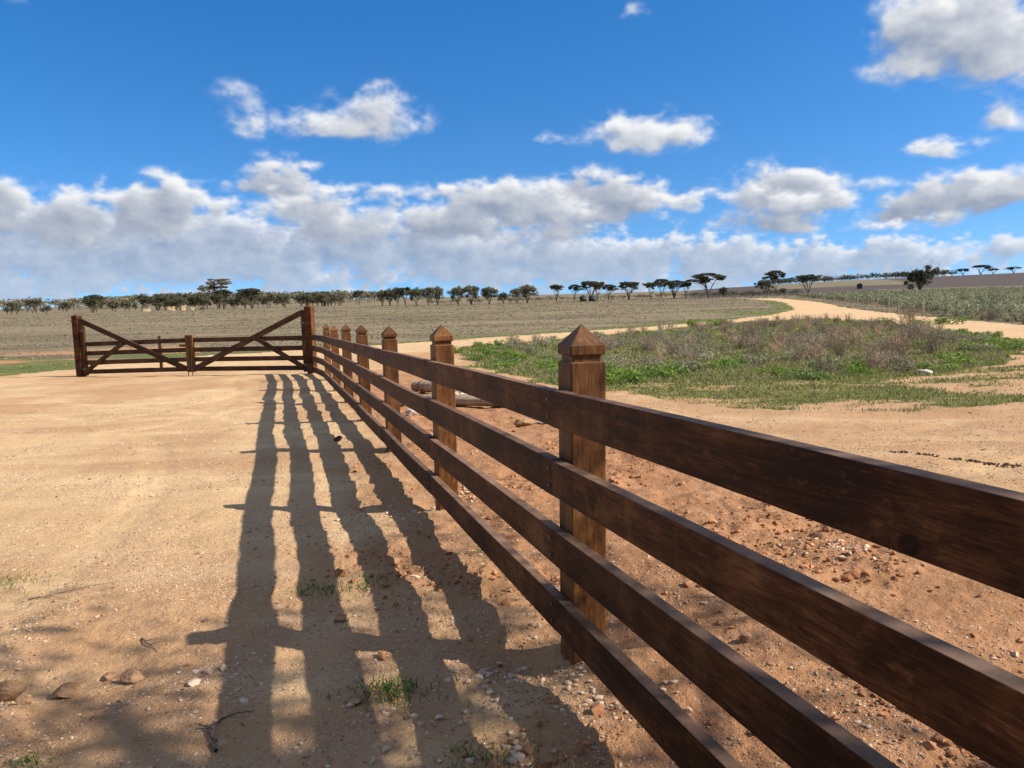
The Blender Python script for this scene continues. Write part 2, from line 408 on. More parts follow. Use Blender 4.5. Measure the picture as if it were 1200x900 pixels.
def soil_material():
    m, t, b = principled("soil")
    pos = t.new('ShaderNodeNewGeometry').outputs['Position']
    gr, dr, rd, dk, pl = (t.attr(k) for k in ('green', 'dry', 'red', 'dark', 'pale'))
    n_big = t.noise(pos, .55, 5, .6)
    n_mid = t.noise(pos, 4.5, 5, .6)
    n_fine = t.noise(pos, 38, 5, .65)
    n_grit = t.noise(pos, 150, 3, .6)
    streak = t.noise(t.mapping(pos, (.55, 2.6, 1), (0, 0, R_(28))), 1.0, 5, .6)
    base = t.mix(t.ramp(n_big, (.30, .70)), (.45, .258, .125), (.50, .298, .15))
    base = t.mix(t.math('MULTIPLY', t.ramp(n_mid, (.42, .7)), .5), base, (.40, .225, .11))
    base = t.mix(t.math('MULTIPLY', t.ramp(streak, (.45, .66)), .45), base, (.55, .365, .21))
    base = t.mix(t.math('MULTIPLY', pl, .75), base, t.mix(t.ramp(streak, (.35, .7)), (.60, .398, .205), (.70, .50, .272)))
    redc = t.mix(t.ramp(n_mid, (.3, .7)), (.27, .112, .046), (.43, .205, .095))
    base = t.mix(t.math('MULTIPLY', rd, .85), base, redc)
    # grit: little pale and dark grains
    base = t.mix(t.math('MULTIPLY', t.ramp(n_grit, (.57, .72)), .5), base, (.58, .45, .32))
    base = t.mix(t.math('MULTIPLY', t.ramp(n_grit, (.44, .27)), .55), base, (.19, .09, .042))
    base = t.mix(t.math('MULTIPLY', t.ramp(n_fine, (.46, .24)), .6), base, (.20, .10, .045))
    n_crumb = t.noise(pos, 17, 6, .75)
    base = t.mix(t.math('MULTIPLY', t.ramp(n_crumb, (.40, .29)), .75), base, (.15, .075, .034))  # dark flecks paint in the shade on crumbs
    base = t.mix(t.math('MULTIPLY', t.ramp(n_crumb, (.58, .70)), .6), base, (.62, .46, .31))
    # dry paddock
    dstreak = t.noise(t.mapping(pos, (.06, .16, 1), (0, 0, R_(-8))), 1.0, 7, .7)
    dfine = t.noise(t.mapping(pos, (1.0, 1.0, 1)), 2.4, 6, .72)
    drc = t.mix(t.ramp(dstreak, (.36, .64)), (.140, .110, .064), (.238, .186, .108))
    drc = t.mix(t.math('MULTIPLY', t.ramp(dfine, (.50, .32)), .4), drc, (.088, .074, .045))
    drc = t.mix(t.math('MULTIPLY', t.ramp(dfine, (.56, .72)), .35), drc, (.30, .245, .145))
    base = t.mix(t.ramp(t.math('ADD', dr, t.math('MULTIPLY', t.math('SUBTRACT', n_mid, .5), .9)), (.35, .6)), base, drc)
    # green growth
    grc = t.mix(t.ramp(n_mid, (.35, .65)), (.075, .095, .022), (.14, .16, .045))
    gf = t.math('ADD', gr, t.math('MULTIPLY', t.math('SUBTRACT', t.noise(pos, 9, 5, .7), .5), 1.4))
    base = t.mix(t.math('MULTIPLY', t.ramp(gf, (.42, .75)), .85), base, grc)
    # ploughed rise
    pln = t.noise(t.mapping(pos, (.03, .2, .2)), 1.0, 4, .6)
    dkc = t.mix(pln, (.058, .043, .040), (.098, .076, .066))
    base = t.mix(t.math('MULTIPLY', dk, .93), base, dkc)
    t.put(b.inputs['Base Color'], base)
    b.inputs['Roughness'].default_value = .95
    b.inputs['Specular IOR Level'].default_value = .12
    hsum = t.math('ADD', t.math('MULTIPLY', n_fine, 1.0), t.math('ADD', t.math('MULTIPLY', n_grit, .45), t.math('MULTIPLY', n_crumb, 1.2)))
    bp = t.new('ShaderNodeBump')
    bp.inputs['Strength'].default_value = .8
    bp.inputs['Distance'].default_value = .02
    t.put(bp.inputs['Height'], hsum)
    t.l.new(bp.outputs[0], b.inputs['Normal'])
    return m

def wood_material(name, axis, c_dark, c_mid, c_light, rough=.5, spec=.35):
    m, t, b = principled(name)
    tcn = t.new('ShaderNodeTexCoord').outputs['Object']
    rnd = t.new('ShaderNodeObjectInfo').outputs['Random']
    off = t.new('ShaderNodeCombineXYZ')
    for i, k in enumerate((37.0, 91.0, 53.0)):
        t.put(off.inputs[i], t.math('MULTIPLY', rnd, k))
    va = t.new('ShaderNodeVectorMath', operation='ADD')
    t.l.new(tcn, va.inputs[0]); t.l.new(off.outputs[0], va.inputs[1])
    v = va.outputs[0]
    lo, hi = 2.6, 34.0
    sc = (lo, hi, hi) if axis == 'X' else (hi, hi, lo)
    sk = (2.2, 7.0, 7.0) if axis == 'X' else (7.0, 7.0, 2.2)
    # knots: a few spots that also bend the grain round them
    vor = t.new('ShaderNodeTexVoronoi', feature='F1')
    t.put(vor.inputs['Vector'], t.mapping(v, (.8, 1, 1) if axis == 'X' else (1, 1, .8))); vor.inputs['Scale'].default_value = 5.5
    sc_ = t.new('ShaderNodeSeparateColor'); t.l.new(vor.outputs['Color'], sc_.inputs[0])
    has = t.math('GREATER_THAN', sc_.outputs[0], .66)
    kd = t.math('ADD', vor.outputs['Distance'], t.math('MULTIPLY', t.math('SUBTRACT', t.noise(v, 30, 3, .6), .5), .10))
    knot = t.math('MULTIPLY', has, t.ramp(kd, (.17, .11)))
    core = t.math('MULTIPLY', has, t.ramp(kd, (.10, .05)))
    bend = t.math('MULTIPLY', t.math('MULTIPLY', has, t.ramp(vor.outputs['Distance'], (.42, .06))), 1.3)
    gv = t.new('ShaderNodeVectorMath', operation='ADD')
    t.put(gv.inputs[0], t.mapping(v, sc))
    cb = t.new('ShaderNodeCombineXYZ')
    for i in range(3): t.put(cb.inputs[i], bend)
    t.l.new(cb.outputs[0], gv.inputs[1])
    grain = t.noise(gv.outputs[0], 1.6, 7, .62, .6)
    fine = t.noise(t.mapping(v, tuple(q * 5 for q in sc)), 1.5, 4, .6)
    blot = t.noise(t.mapping(v, (2.2, 5, 5) if axis == 'X' else (5, 5, 2.2)), 1.0, 4, .55)
    col = t.mix(t.ramp(grain, (.34, .62)), c_dark, c_mid)
    col = t.mix(t.math('MULTIPLY', t.ramp(grain, (.56, .74)), .8), col, c_light)
    col = t.mix(t.math('MULTIPLY', t.ramp(blot, (.52, .36)), .75), col, tuple(q * .55 for q in c_dark))
    col = t.mix(t.math('MULTIPLY', t.ramp(blot, (.54, .70)), .55), col, c_light)
    col = t.mix(t.math('MULTIPLY', t.ramp(fine, (.52, .32)), .65), col, tuple(q * .4 for q in c_dark))
    col = t.mix(t.math('MULTIPLY', t.ramp(fine, (.58, .74)), .45), col, c_light)
    mott = t.noise(t.mapping(v, (.5, 1, 1) if axis == 'X' else (1, 1, .5)), 34, 6, .75)
    col = t.mix(t.math('MULTIPLY', t.ramp(mott, (.50, .32)), .5), col, tuple(q * .5 for q in c_dark))
    col = t.mix(t.math('MULTIPLY', t.ramp(mott, (.56, .70)), .45), col, c_light)
    band = t.noise(t.mapping(v, (5.0, .4, .4) if axis == 'X' else (.4, .4, 5.0)), 1.0, 5, .65)
    col = t.mix(t.math('MULTIPLY', t.ramp(band, (.50, .36)), .40), col, tuple(q * .6 for q in c_dark))
    col = t.mix(t.math('MULTIPLY', t.ramp(band, (.56, .72)), .30), col, c_light)
    col = t.mix(t.math('MULTIPLY', knot, .85), col, tuple(q * .3 for q in c_dark))
    col = t.mix(t.math('MULTIPLY', core, .6), col, c_mid)
    # sunlit tops put into the colour: upward faces painted a lighter brown
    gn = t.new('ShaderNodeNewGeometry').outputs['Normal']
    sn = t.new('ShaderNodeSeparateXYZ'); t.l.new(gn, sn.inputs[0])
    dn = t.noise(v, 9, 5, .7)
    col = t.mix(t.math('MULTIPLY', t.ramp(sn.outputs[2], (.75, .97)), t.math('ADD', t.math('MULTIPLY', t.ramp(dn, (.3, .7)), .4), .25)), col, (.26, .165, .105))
    # pieces differ a little
    hs = t.new('ShaderNodeHueSaturation')
    t.put(hs.inputs['Color'], col)
    t.put(hs.inputs['Value'], t.math('ADD', t.math('MULTIPLY', rnd, .5), .78))
    t.l.new(hs.outputs[0], b.inputs['Base Color'])
    t.put(b.inputs['Roughness'], t.math('ADD', t.math('MULTIPLY', grain, .3), rough - .15))
    b.inputs['Specular IOR Level'].default_value = spec
    bp = t.new('ShaderNodeBump')
    bp.inputs['Strength'].default_value = .35
    bp.inputs['Distance'].default_value = .004
    t.put(bp.inputs['Height'], t.math('ADD', grain, t.math('MULTIPLY', fine, .5)))
    t.l.new(bp.outputs[0], b.inputs['Normal'])
    return m

def toned_material(name, dark, light, rough=.85, trans=0.0, third=None, spec=.2, bump=0.0):
    """colour runs from dark to light along the mesh attribute 'tone'"""
    m, t, b = principled(name)
    tone = t.attr('tone')
    rnd = t.new('ShaderNodeObjectInfo').outputs['Random']
    col = t.mix(tone, dark, light)
    if third is not None:
        col = t.mix(t.math('MULTIPLY', t.ramp(rnd, (.45, .95)), .7), col, third)
    pos = t.new('ShaderNodeNewGeometry').outputs['Position']
    hs = t.new('ShaderNodeHueSaturation')
    t.put(hs.inputs['Color'], col)
    t.put(hs.inputs['Value'], t.math('ADD', t.math('MULTIPLY', rnd, .35), .82))
    t.l.new(hs.outputs[0], b.inputs['Base Color'])
    b.inputs['Roughness'].default_value = rough
    b.inputs['Specular IOR Level'].default_value = spec
    if trans:
        tr = t.new('ShaderNodeBsdfTranslucent')
        t.l.new(hs.outputs[0], tr.inputs['Color'])
        mxs = t.new('ShaderNodeMixShader'); mxs.inputs[0].default_value = trans
        o = [n for n in t.n if n.type == 'OUTPUT_MATERIAL'][0]
        t.l.new(b.outputs[0], mxs.inputs[1]); t.l.new(tr.outputs[0], mxs.inputs[2]); t.l.new(mxs.outputs[0], o.inputs[0])
    if bump:
        bp = t.new('ShaderNodeBump'); bp.inputs['Strength'].default_value = bump; bp.inputs['Distance'].default_value = .01
        t.put(bp.inputs['Height'], t.noise(pos, 60, 5, .65))
        t.l.new(bp.outputs[0], b.inputs['Normal'])
    return m

def mottled_material(name, a, bcol, scale=8, rough=.9, spec=.2, bump=.4, coords='Object', metallic=0, dist=.01):
    m, t, b = principled(name)
    v = t.new('ShaderNodeTexCoord').outputs[coords]
    n = t.noise(v, scale, 6, .65)
    n2 = t.noise(v, scale * 7, 4, .65)
    col = t.mix(t.ramp(n, (.35, .65)), a, bcol)
    col = t.mix(t.math('MULTIPLY', t.ramp(n2, (.48, .28)), .5), col, tuple(q * .5 for q in a))
    t.put(b.inputs['Base Color'], col)
    b.inputs['Roughness'].default_value = rough
    b.inputs['Specular IOR Level'].default_value = spec
    b.inputs['Metallic'].default_value = metallic
    bp = t.new('ShaderNodeBump'); bp.inputs['Strength'].default_value = bump; bp.inputs['Distance'].default_value = dist
    t.put(bp.inputs['Height'], t.math('ADD', n, t.math('MULTIPLY', n2, .5)))
    t.l.new(bp.outputs[0], b.inputs['Normal'])
    return m

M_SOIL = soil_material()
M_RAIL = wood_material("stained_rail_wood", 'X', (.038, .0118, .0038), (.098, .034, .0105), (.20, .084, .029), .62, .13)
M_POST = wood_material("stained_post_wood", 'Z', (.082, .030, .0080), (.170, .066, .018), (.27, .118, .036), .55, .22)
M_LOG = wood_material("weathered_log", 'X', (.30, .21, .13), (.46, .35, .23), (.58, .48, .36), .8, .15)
M_STEEL = mottled_material("dull_steel", (.10, .095, .09), (.20, .18, .16), 20, .5, .5, .2, metallic=.8)
M_PEB = toned_material("pebble_stone", (.26, .13, .065), (.70, .54, .39), .9, spec=.15, bump=.3)
M_CLOD = toned_material("soil_crumb", (.20, .085, .036), (.40, .19, .09), .97, spec=.08, bump=.4)
M_DCRUMB = toned_material("dark_crumb", (.06, .035, .025), (.14, .08, .05), .95)
M_CLODBIG = mottled_material("hard_clod", (.25, .135, .07), (.39, .235, .13), 14, .96, .1, .8)
M_LIME = mottled_material("limestone", (.42, .33, .24), (.66, .58, .47), 9, .92, .15, .6)
M_RUBBLE = mottled_material("grey_rubble", (.26, .25, .23), (.46, .45, .42), 16, .92, .15, .6)
M_GRASS = toned_material("green_grass_blades", (.11, .14, .022), (.31, .33, .085), .7, .3)
M_TUFT = toned_material("fresh_grass_blades", (.055, .115, .015), (.15, .27, .045), .6, .3)
M_STRAW = toned_material("dry_grass_blades", (.15, .118, .068), (.30, .238, .145), .85, .2)
M_WEED = toned_material("dry_weed_twigs", (.22, .16, .105), (.52, .42, .295), .9, 0, (.36, .235, .145))
M_HERB = toned_material("green_herb_leaves", (.085, .145, .02), (.27, .38, .05), .6, .3, (.12, .17, .06))
M_GREYB = toned_material("grey_green_leaves", (.155, .14, .082), (.40, .36, .235), .75, .2)
M_SALT = toned_material("saltbush_leaves", (.17, .18, .095), (.46, .45, .28), .75, .2)
M_LEAF = toned_material("gum_leaves", (.065, .066, .036), (.18, .168, .09), .65, .15, (.15, .125, .072))
M_LEAFD = toned_material("dark_leaves", (.036, .038, .019), (.105, .102, .050), .6, .12)
M_BARK = mottled_material("gum_bark", (.075, .055, .042), (.17, .135, .105), 3, .9, .2, .5)
M_RUIN = mottled_material("ruin_stone", (.42, .30, .16), (.62, .49, .30), 1.5, .95, .1, .5, dist=.1)
M_TANK = mottled_material("tank_sheet", (.04, .042, .045), (.075, .078, .08), .8, .8, .2, .2)
M_SHED = mottled_material("shed_sheet", (.035, .035, .038), (.06, .06, .06), .8, .6, .3, .2)

# ------------------------------------------------------------------ object helpers
def link(o, parent=None):
    COL.objects.link(o)
    if parent is not None:
        o.parent = parent
    return o

def tag(o, label=None, cat=None, group=None, kind=None):
    if label: o['label'] = label
    if cat: o['category'] = cat
    if group: o['group'] = group
    if kind: o['kind'] = kind
    return o

def thing(name, label, cat, loc=(0, 0, 0), rz=0, group=None):
    o = bpy.data.objects.new(name, None)
    o.empty_display_size = .2
    o.location = loc; o.rotation_euler = (0, 0, rz)
    link(o)
    return tag(o, label, cat, group)

def tri_mesh(name, verts, faces, mat, tone=None, smooth=False):
    me = bpy.data.meshes.new(name)
    verts = np.asarray(verts, np.float32); faces = np.asarray(faces, np.int32)
    n = faces.shape[1]
    me.vertices.add(len(verts)); me.vertices.foreach_set('co', verts.ravel())
    me.loops.add(faces.size); me.loops.foreach_set('vertex_index', faces.ravel())
    me.polygons.add(len(faces)); me.polygons.foreach_set('loop_start', np.arange(0, faces.size, n, dtype=np.int32))
    if tone is not None:
        a = me.attributes.new('tone', 'FLOAT', 'POINT')
        a.data.foreach_set('value', np.asarray(tone, np.float32).ravel())
    me.polygons.foreach_set('use_smooth', np.full(len(faces), smooth, bool))
    me.update(calc_edges=True)
    me.materials.append(mat)
    return me

def obj(name, me, parent=None):
    return link(bpy.data.objects.new(name, me), parent)

def bm_obj(name, bm, mat, parent=None, smooth=False):
    me = bpy.data.meshes.new(name)
    bm.normal_update()
    bm.to_mesh(me); bm.free()
    me.materials.append(mat)
    if smooth:
        for p in me.polygons: p.use_smooth = True
    return obj(name, me, parent)

def box_bm(x0, x1, y0, y1, z0, z1, bev=.006, bm=None):
    own = bm is None
    b = bmesh.new()
    bmesh.ops.create_cube(b, size=1)
    for v in b.verts:
        v.co = ((x0 + x1) / 2 + v.co.x * (x1 - x0), (y0 + y1) / 2 + v.co.y * (y1 - y0), (z0 + z1) / 2 + v.co.z * (z1 - z0))
    if bev:
        bmesh.ops.bevel(b, geom=list(b.edges), offset=bev, segments=2, profile=.6, affect='EDGES')
    if own:
        return b
    tmp = bpy.data.meshes.new("tmp"); b.to_mesh(tmp); b.free(); bm.from_mesh(tmp); bpy.data.meshes.remove(tmp)
    return bm

def frame(A, B):
    """matrix with X along A->B, Z as near to up as it can be, origin at A"""
    A = Vector(A); B = Vector(B)
    x = (B - A).normalized()
    y = Vector((0, 0, 1)).cross(x).normalized()
    z = x.cross(y)
    return Matrix(((x.x, y.x, z.x, A.x), (x.y, y.y, z.y, A.y), (x.z, y.z, z.z, A.z), (0, 0, 0, 1))), (B - A).length

def tubes(paths, sides=5):
    """paths: list of (points Nx3, radii N) -> verts, faces (tris)"""
    V = []; Fc = []; off = 0
    ang = np.arange(sides) * 2 * PI / sides
    for pts, rad in paths:
        pts = np.asarray(pts, float); n = len(pts)
        tan = np.gradient(pts, axis=0)
        tan /= np.linalg.norm(tan, axis=1)[:, None] + 1e-9
        ref = np.array([.31, .17, .93]) if abs(tan[0, 2]) < .9 else np.array([1., .1, 0])
        a = np.cross(tan, ref); a /= np.linalg.norm(a, axis=1)[:, None] + 1e-9
        b = np.cross(tan, a)
        ring = pts[:, None, :] + np.asarray(rad)[:, None, None] * (np.cos(ang)[None, :, None] * a[:, None, :] + np.sin(ang)[None, :, None] * b[:, None, :])
        V.append(ring.reshape(-1, 3))
        for i in range(n - 1):
            for j in range(sides):
                p = off + i * sides + j; q = off + i * sides + (j + 1) % sides
                Fc.append((p, q, q + sides)); Fc.append((p, q + sides, p + sides))
        off += n * sides
    return np.concatenate(V), np.array(Fc, np.int32)

def leaves(cent, size, rng, flat=0.3, tone=None, aspect=.45):
    """one folded leaf (2 tris) per centre"""
    n = len(cent)
    d = rng.normal(size=(n, 3)); d[:, 2] *= (1 - flat); d /= np.linalg.norm(d, axis=1)[:, None]
    e = rng.normal(size=(n, 3)); e -= (e * d).sum(1)[:, None] * d; e /= np.linalg.norm(e, axis=1)[:, None]
    s = (size * rng.uniform(.6, 1.4, n))[:, None]
    V = np.stack([cent - d * s, cent + e * s * aspect, cent + d * s, cent - e * s * aspect], 1).reshape(-1, 3)
    o = np.arange(n)[:, None] * 4
    Fc = np.concatenate([o + np.array([[0, 1, 2]]), o + np.array([[0, 2, 3]])])
    T = np.repeat(rng.uniform(0, 1, n) if tone is None else tone, 4)
    return V, Fc, T

def merge(parts):
    V = []; Fc = []; T = []; off = 0
    for v, f_, t in parts:
        V.append(v); Fc.append(f_ + off); T.append(np.full(len(v), t) if np.isscalar(t) else t); off += len(v)
    return np.concatenate(V), np.concatenate(Fc), np.concatenate(T)

def dup(root, name, loc, rz, sc, label=None, group=None, cat=None):
    r = root.copy(); r.name = name; COL.objects.link(r)
    r.location = loc; r.rotation_euler = (0, 0, rz); r.scale = sc if isinstance(sc, tuple) else (sc, sc, sc)
    if label: r['label'] = label
    if cat: r['category'] = cat
    if group: r['group'] = group
    for ch in list(root.children):
        c = ch.copy(); COL.objects.link(c); c.parent = r
    return r

# ------------------------------------------------------------------ ground: one polar sheet, split into its kinds of surface
def build_ground():
    azs = np.concatenate([np.arange(-180, -37.5, 1.5), np.arange(-37.5, 37.5, .14), np.arange(37.5, 180, 1.5)])
    def seg(a, b, q):
        n = int(math.log(b / a) / math.log(q)); return a * (b / a) ** (np.arange(n) / n)
    rs = np.concatenate([seg(.3, 1.9, 1.04), seg(1.9, 7, 1.0052), seg(7, 40, 1.009), seg(40, 420, 1.012), seg(420, 6000, 1.035), [6000.]])
    na, nr = len(azs), len(rs)
    a = np.radians(azs)[None, :]; r = rs[:, None]
    X = (r * np.sin(a)).ravel(); Y = (r * np.cos(a)).ravel()
    Z = gz(X, Y)
    zone, green, dry, red, dark, pale = zones(X, Y)
    i = np.arange(nr - 1)[:, None]; j = np.arange(na)[None, :]; j1 = (j + 1) % na
    quad = np.stack([i * na + j, (i + 1) * na + j, (i + 1) * na + j1, i * na + j1], -1).reshape(-1, 4)[:, ::-1]
    co = np.stack([X, Y, Z], 1)
    zf = zone[quad[:, 0]]
    for zi, (nm, lab) in enumerate((("ground", 0), ("dirt_road", 1), ("field", 2), ("grass_verge", 3), ("hill", 4))):
        q = quad[zf == lab]
        if not len(q): continue
        used, inv = np.unique(q, return_inverse=True)
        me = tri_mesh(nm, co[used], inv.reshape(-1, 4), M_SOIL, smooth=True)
        for k, arr in (('green', green), ('dry', dry), ('red', red), ('dark', dark), ('pale', pale)):
            at = me.attributes.new(k, 'FLOAT', 'POINT'); at.data.foreach_set('value', arr[used])
        o = obj(nm, me); o['kind'] = 'structure'
    # plug under the camera
    bm = bmesh.new()
    ring = [bm.verts.new(co[k]) for k in range(na)]
    bm.faces.new(ring[::-1])
    p = bm_obj("ground", bm, M_SOIL); p['kind'] = 'structure'
build_ground()

# ------------------------------------------------------------------ fence
STEP = np.array([-.787, 2.58])
DROP = .0675
POST_H = 1.384
fdir = math.atan2(FD[1], FD[0])                     # angle of the fence's run
def post_bm(s, h, capb, groove, sink=.35):
    """square post with a groove under a pyramid cap; origin at ground level"""
    hs_ = s / 2
    prof = [(hs_, -sink), (hs_, h - capb - groove - .042 - .003), (hs_ - .004, h - capb - groove - .042), (hs_ - .013, h - capb - groove - .042 + .002),
            (hs_ - .013, h - capb - .042), (hs_ - .002, h - capb - .041), (hs_ + .001, h - capb - .037), (hs_ + .001, h - capb - .003), (hs_ - .003, h - capb), (.004, h)]
    bm = bmesh.new(); rings = []
    for rr, z in prof:
        c = .006 if rr > .02 else .001
        pts = [(rr, -rr + c), (rr, rr - c), (rr - c, rr), (-rr + c, rr), (-rr, rr - c), (-rr, -rr + c), (-rr + c, -rr), (rr - c, -rr)]
        rings.append([bm.verts.new((px, py, z)) for px, py in pts])
    for a_, b_ in zip(rings[:-1], rings[1:]):
        for k in range(8):
            bm.faces.new((a_[k], a_[(k + 1) % 8], b_[(k + 1) % 8], b_[k]))
    bm.faces.new(rings[-1]); bm.faces.new(rings[0][::-1])
    return bm

fence = thing("timber_fence", "dark brown timber fence, four rails on pyramid topped posts, running to the gate", "fence", (P1[0], P1[1], 0))
def fpost(i):
    return np.array([P1[0], P1[1]]) + STEP * i
def to_local(M):
    return Matrix.Translation((-P1[0], -P1[1], 0)) @ M
pm = bm_obj("post", post_bm(.15, POST_H, .077, .028), M_POST, fence)
tilts = {0: (.0, .012), 1: (.004, .004), 2: (-.006, .0), 3: (.003, -.008), 4: (.0, .006), 5: (.006, .0), 6: (-.004, .004), -1: (0, 0)}
for i in range(-1, 7):
    o = pm if i == -1 else pm.copy()
    if i != -1:
        COL.objects.link(o); o.parent = fence
    p = fpost(i)
    tx, ty = tilts[i]
    dz = {2: -.012, 4: .008, 5: -.02, 6: .012}.get(i, 0)
    o.matrix_basis = to_local(Matrix.Translation((p[0], p[1], -DROP * i + dz)) @ Matrix.Rotation(fdir - PI / 2, 4, 'Z') @ Matrix.Rotation(ty, 4, 'Y') @ Matrix.Rotation(tx, 4, 'X'))
GP_R = np.array([-5.485, 21.085]); GP_L = np.array([-12.93, 23.02]); GP_Z = -.475; GP_LZ = -.575
left_n = np.array([-FD[1], FD[0]])
RAIL_TOPS = (1.123, .837, .551, .265)
rr_ = random.Random(5)
for i in range(-1, 7):
    for k, zt in enumerate(RAIL_TOPS):
        a2 = fpost(i) + left_n * (.075 + .0235 + rr_.uniform(0, .003))
        b2 = fpost(i + 1) + left_n * (.075 + .0235 + rr_.uniform(0, .003))
        za = -DROP * i + zt - .0735 + rr_.uniform(-.004, .004); zb = -DROP * (i + 1) + zt - .0735 + rr_.uniform(-.004, .004)
        if i == 6:
            b2 = GP_R + np.array([.055, -.105]); zb = -DROP * 7 + zt - .0735
        M, L = frame((a2[0], a2[1], za), (b2[0], b2[1], zb))
        hh = .0735 + rr_.uniform(-.002, .002)
        bm = box_bm(.0015, L - .0015, -.0225, .0225, -hh, hh, .003)
        # sawn boards are never quite straight
        bow = rr_.uniform(-.006, .006); bow2 = rr_.uniform(-.004, .004)
        geom = bmesh.ops.subdivide_edges(bm, edges=[e for e in bm.edges if abs(e.verts[0].co.x - e.verts[1].co.x) > L * .8], cuts=6)
        for v in bm.verts:
            q = v.co.x / L
            v.co.z += bow * math.sin(PI * q); v.co.y += bow2 * math.sin(PI * q)
        o = bm_obj("rail", bm, M_RAIL, fence)
        o.matrix_basis = to_local(M)
        # two bolt heads where the board meets the post behind it
        if k in (0, 1, 2, 3) and -1 < i < 4:
            bb = bmesh.new()
            for dzb in (-.035, .035):
                bmesh.ops.create_cone(bb, cap_ends=True, segments=8, radius1=.007, radius2=.006, depth=.006, matrix=Matrix.Translation((.03, -.0255 if False else .0255, dzb)) @ Matrix.Rotation(PI / 2, 4, 'X'))
            bo = bm_obj("bolt_head", bb, M_STEEL, o)

# ------------------------------------------------------------------ gate posts and gates
gdir2 = (GP_L - GP_R); GLEN = float(np.hypot(*gdir2)); gdir2 = gdir2 / GLEN
gang = math.atan2(gdir2[1], gdir2[0])
t = thing("gate_post", "tall square gate post with pointed top where fence meets right gate leaf", "gate post", (GP_R[0], GP_R[1], GP_Z), gang)
bm_obj("post", post_bm(.205, 1.95, .07, .0, .4), M_RAIL, t)
t = thing("gate_post", "tall square gate post at far left end of the double gate", "gate post", (GP_L[0], GP_L[1], GP_LZ), gang)
bm_obj("post", post_bm(.205, 1.95, .06, .0, .4), M_RAIL, t)
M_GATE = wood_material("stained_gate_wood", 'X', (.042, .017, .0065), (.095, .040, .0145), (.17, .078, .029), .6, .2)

def beam(name, parent, A, B, h, th, mat=M_GATE, up=None):
    M, L = frame(A, B)
    o = bm_obj(name, box_bm(0, L, -th / 2, th / 2, -h / 2, h / 2, .005), mat, parent)
    o.matrix_basis = M
    return o

def gate_leaf(label, hinge, z0, z1, width, ang, sgn):
    """hinge at origin, +X towards the meeting stile; sgn: side of the camera in local Y"""
    g = thing("farm_gate", label, "gate", (hinge[0], hinge[1], z0), ang)
    dz = z1 - z0
    W = width
    zz = lambda x, z: z + dz * x / W
    for zb in (.145, .42, .697, .972):
        beam("rail", g, (.05, 0, zz(.05, zb + .064)), (W - .05, 0, zz(W - .05, zb + .064)), .128, .045)
    f = sgn * .047
    beam("hinge_stile", g, (.06, sgn * .006, .1), (.0601, sgn * .006, 1.80), .13, .10)
    ms = box_bm(W - .125, W - .005, sgn * .0 - .05, .05, zz(W, .12), zz(W, 1.19), .02)
    bm_obj("meeting_stile", ms, M_POST, g)
    beam("diagonal_brace", g, (.115, f, 1.72), (W - .13, f, zz(W, .215)), .15, .045)
    beam("short_brace", g, (.125, f, .235), (W * .40, f, zz(W * .4, 1.02)), .125, .045)
    bb = bmesh.new()
    bmesh.ops.create_cone(bb, cap_ends=True, segments=10, radius1=.012, radius2=.012, depth=.5, matrix=Matrix.Translation((W - .065, sgn * .066, zz(W, .27))))
    bmesh.ops.create_cone(bb, cap_ends=True, segments=10, radius1=.010, radius2=.010, depth=.09, matrix=Matrix.Translation((W - .065 - .04, sgn * .066, zz(W, .50))) @ Matrix.Rotation(PI / 2, 4, 'Y'))
    bm_obj("drop_bolt", bb, M_STEEL, g)
    for zb in (.30, 1.45):
        hb = bmesh.new()
        box_bm(-.06, .16, sgn * .058 - .006, sgn * .058 + .006, zb - .022, zb + .022, .002, hb)
        bm_obj("hinge", hb, M_STEEL, g)
    return g
HW = (GLEN - .205) / 2 - .012
hr = GP_R + gdir2 * .112; hl = GP_L - gdir2 * .112
zm = (GP_Z + GP_LZ) / 2 + .03
gate_leaf("right leaf of brown timber gate, its brace rising towards the post by the fence", hr, GP_Z, zm, HW, gang, 1)
gl = gate_leaf("left leaf of brown timber gate, its brace rising towards the far left post", hl, GP_LZ, zm, HW, gang + PI, -1)
lb = box_bm(HW - .30, HW - .135, -.075, -.024, .93, 1.0, .004)
bm_obj("latch_block", lb, M_POST, gl)

# ------------------------------------------------------------------ stones, clods, pebbles
ICO_V = None
def ico(sub):
    b = bmesh.new(); bmesh.ops.create_icosphere(b, subdivisions=sub, radius=1)
    v = np.array([q.co[:] for q in b.verts]); f_ = np.array([[q.index for q in p.verts] for p in b.faces], np.int32)
    b.free(); return v, f_
ICO1 = ico(1); ICO3 = ico(3)

def scatter_stones(name, P, size, tone, mat, rng, flat=.6, jag=.22, base=None):
    v0, f0 = base or ICO1
    n = len(P); nv = len(v0)
    jit = 1 + rng.normal(0, jag, (n, nv, 1))
    V = v0[None] * jit
    sc = np.stack([rng.uniform(.7, 1.3, n), rng.uniform(.7, 1.3, n), rng.uniform(.8, 1.2, n) * flat], 1)
    V = V * sc[:, None, :] * size[:, None, None]
    a = rng.uniform(0, 2 * PI, n); ca, sa = np.cos(a)[:, None], np.sin(a)[:, None]
    x = V[..., 0] * ca - V[..., 1] * sa; y = V[..., 0] * sa + V[..., 1] * ca
    V = np.stack([x, y, V[..., 2]], -1) + P[:, None, :]
    Fc = (f0[None] + (np.arange(n) * nv)[:, None, None]).reshape(-1, 3)
    me = tri_mesh(name, V.reshape(-1, 3), Fc, mat, np.repeat(tone, nv))
    o = obj(name, me); o['kind'] = 'stuff'
    return o

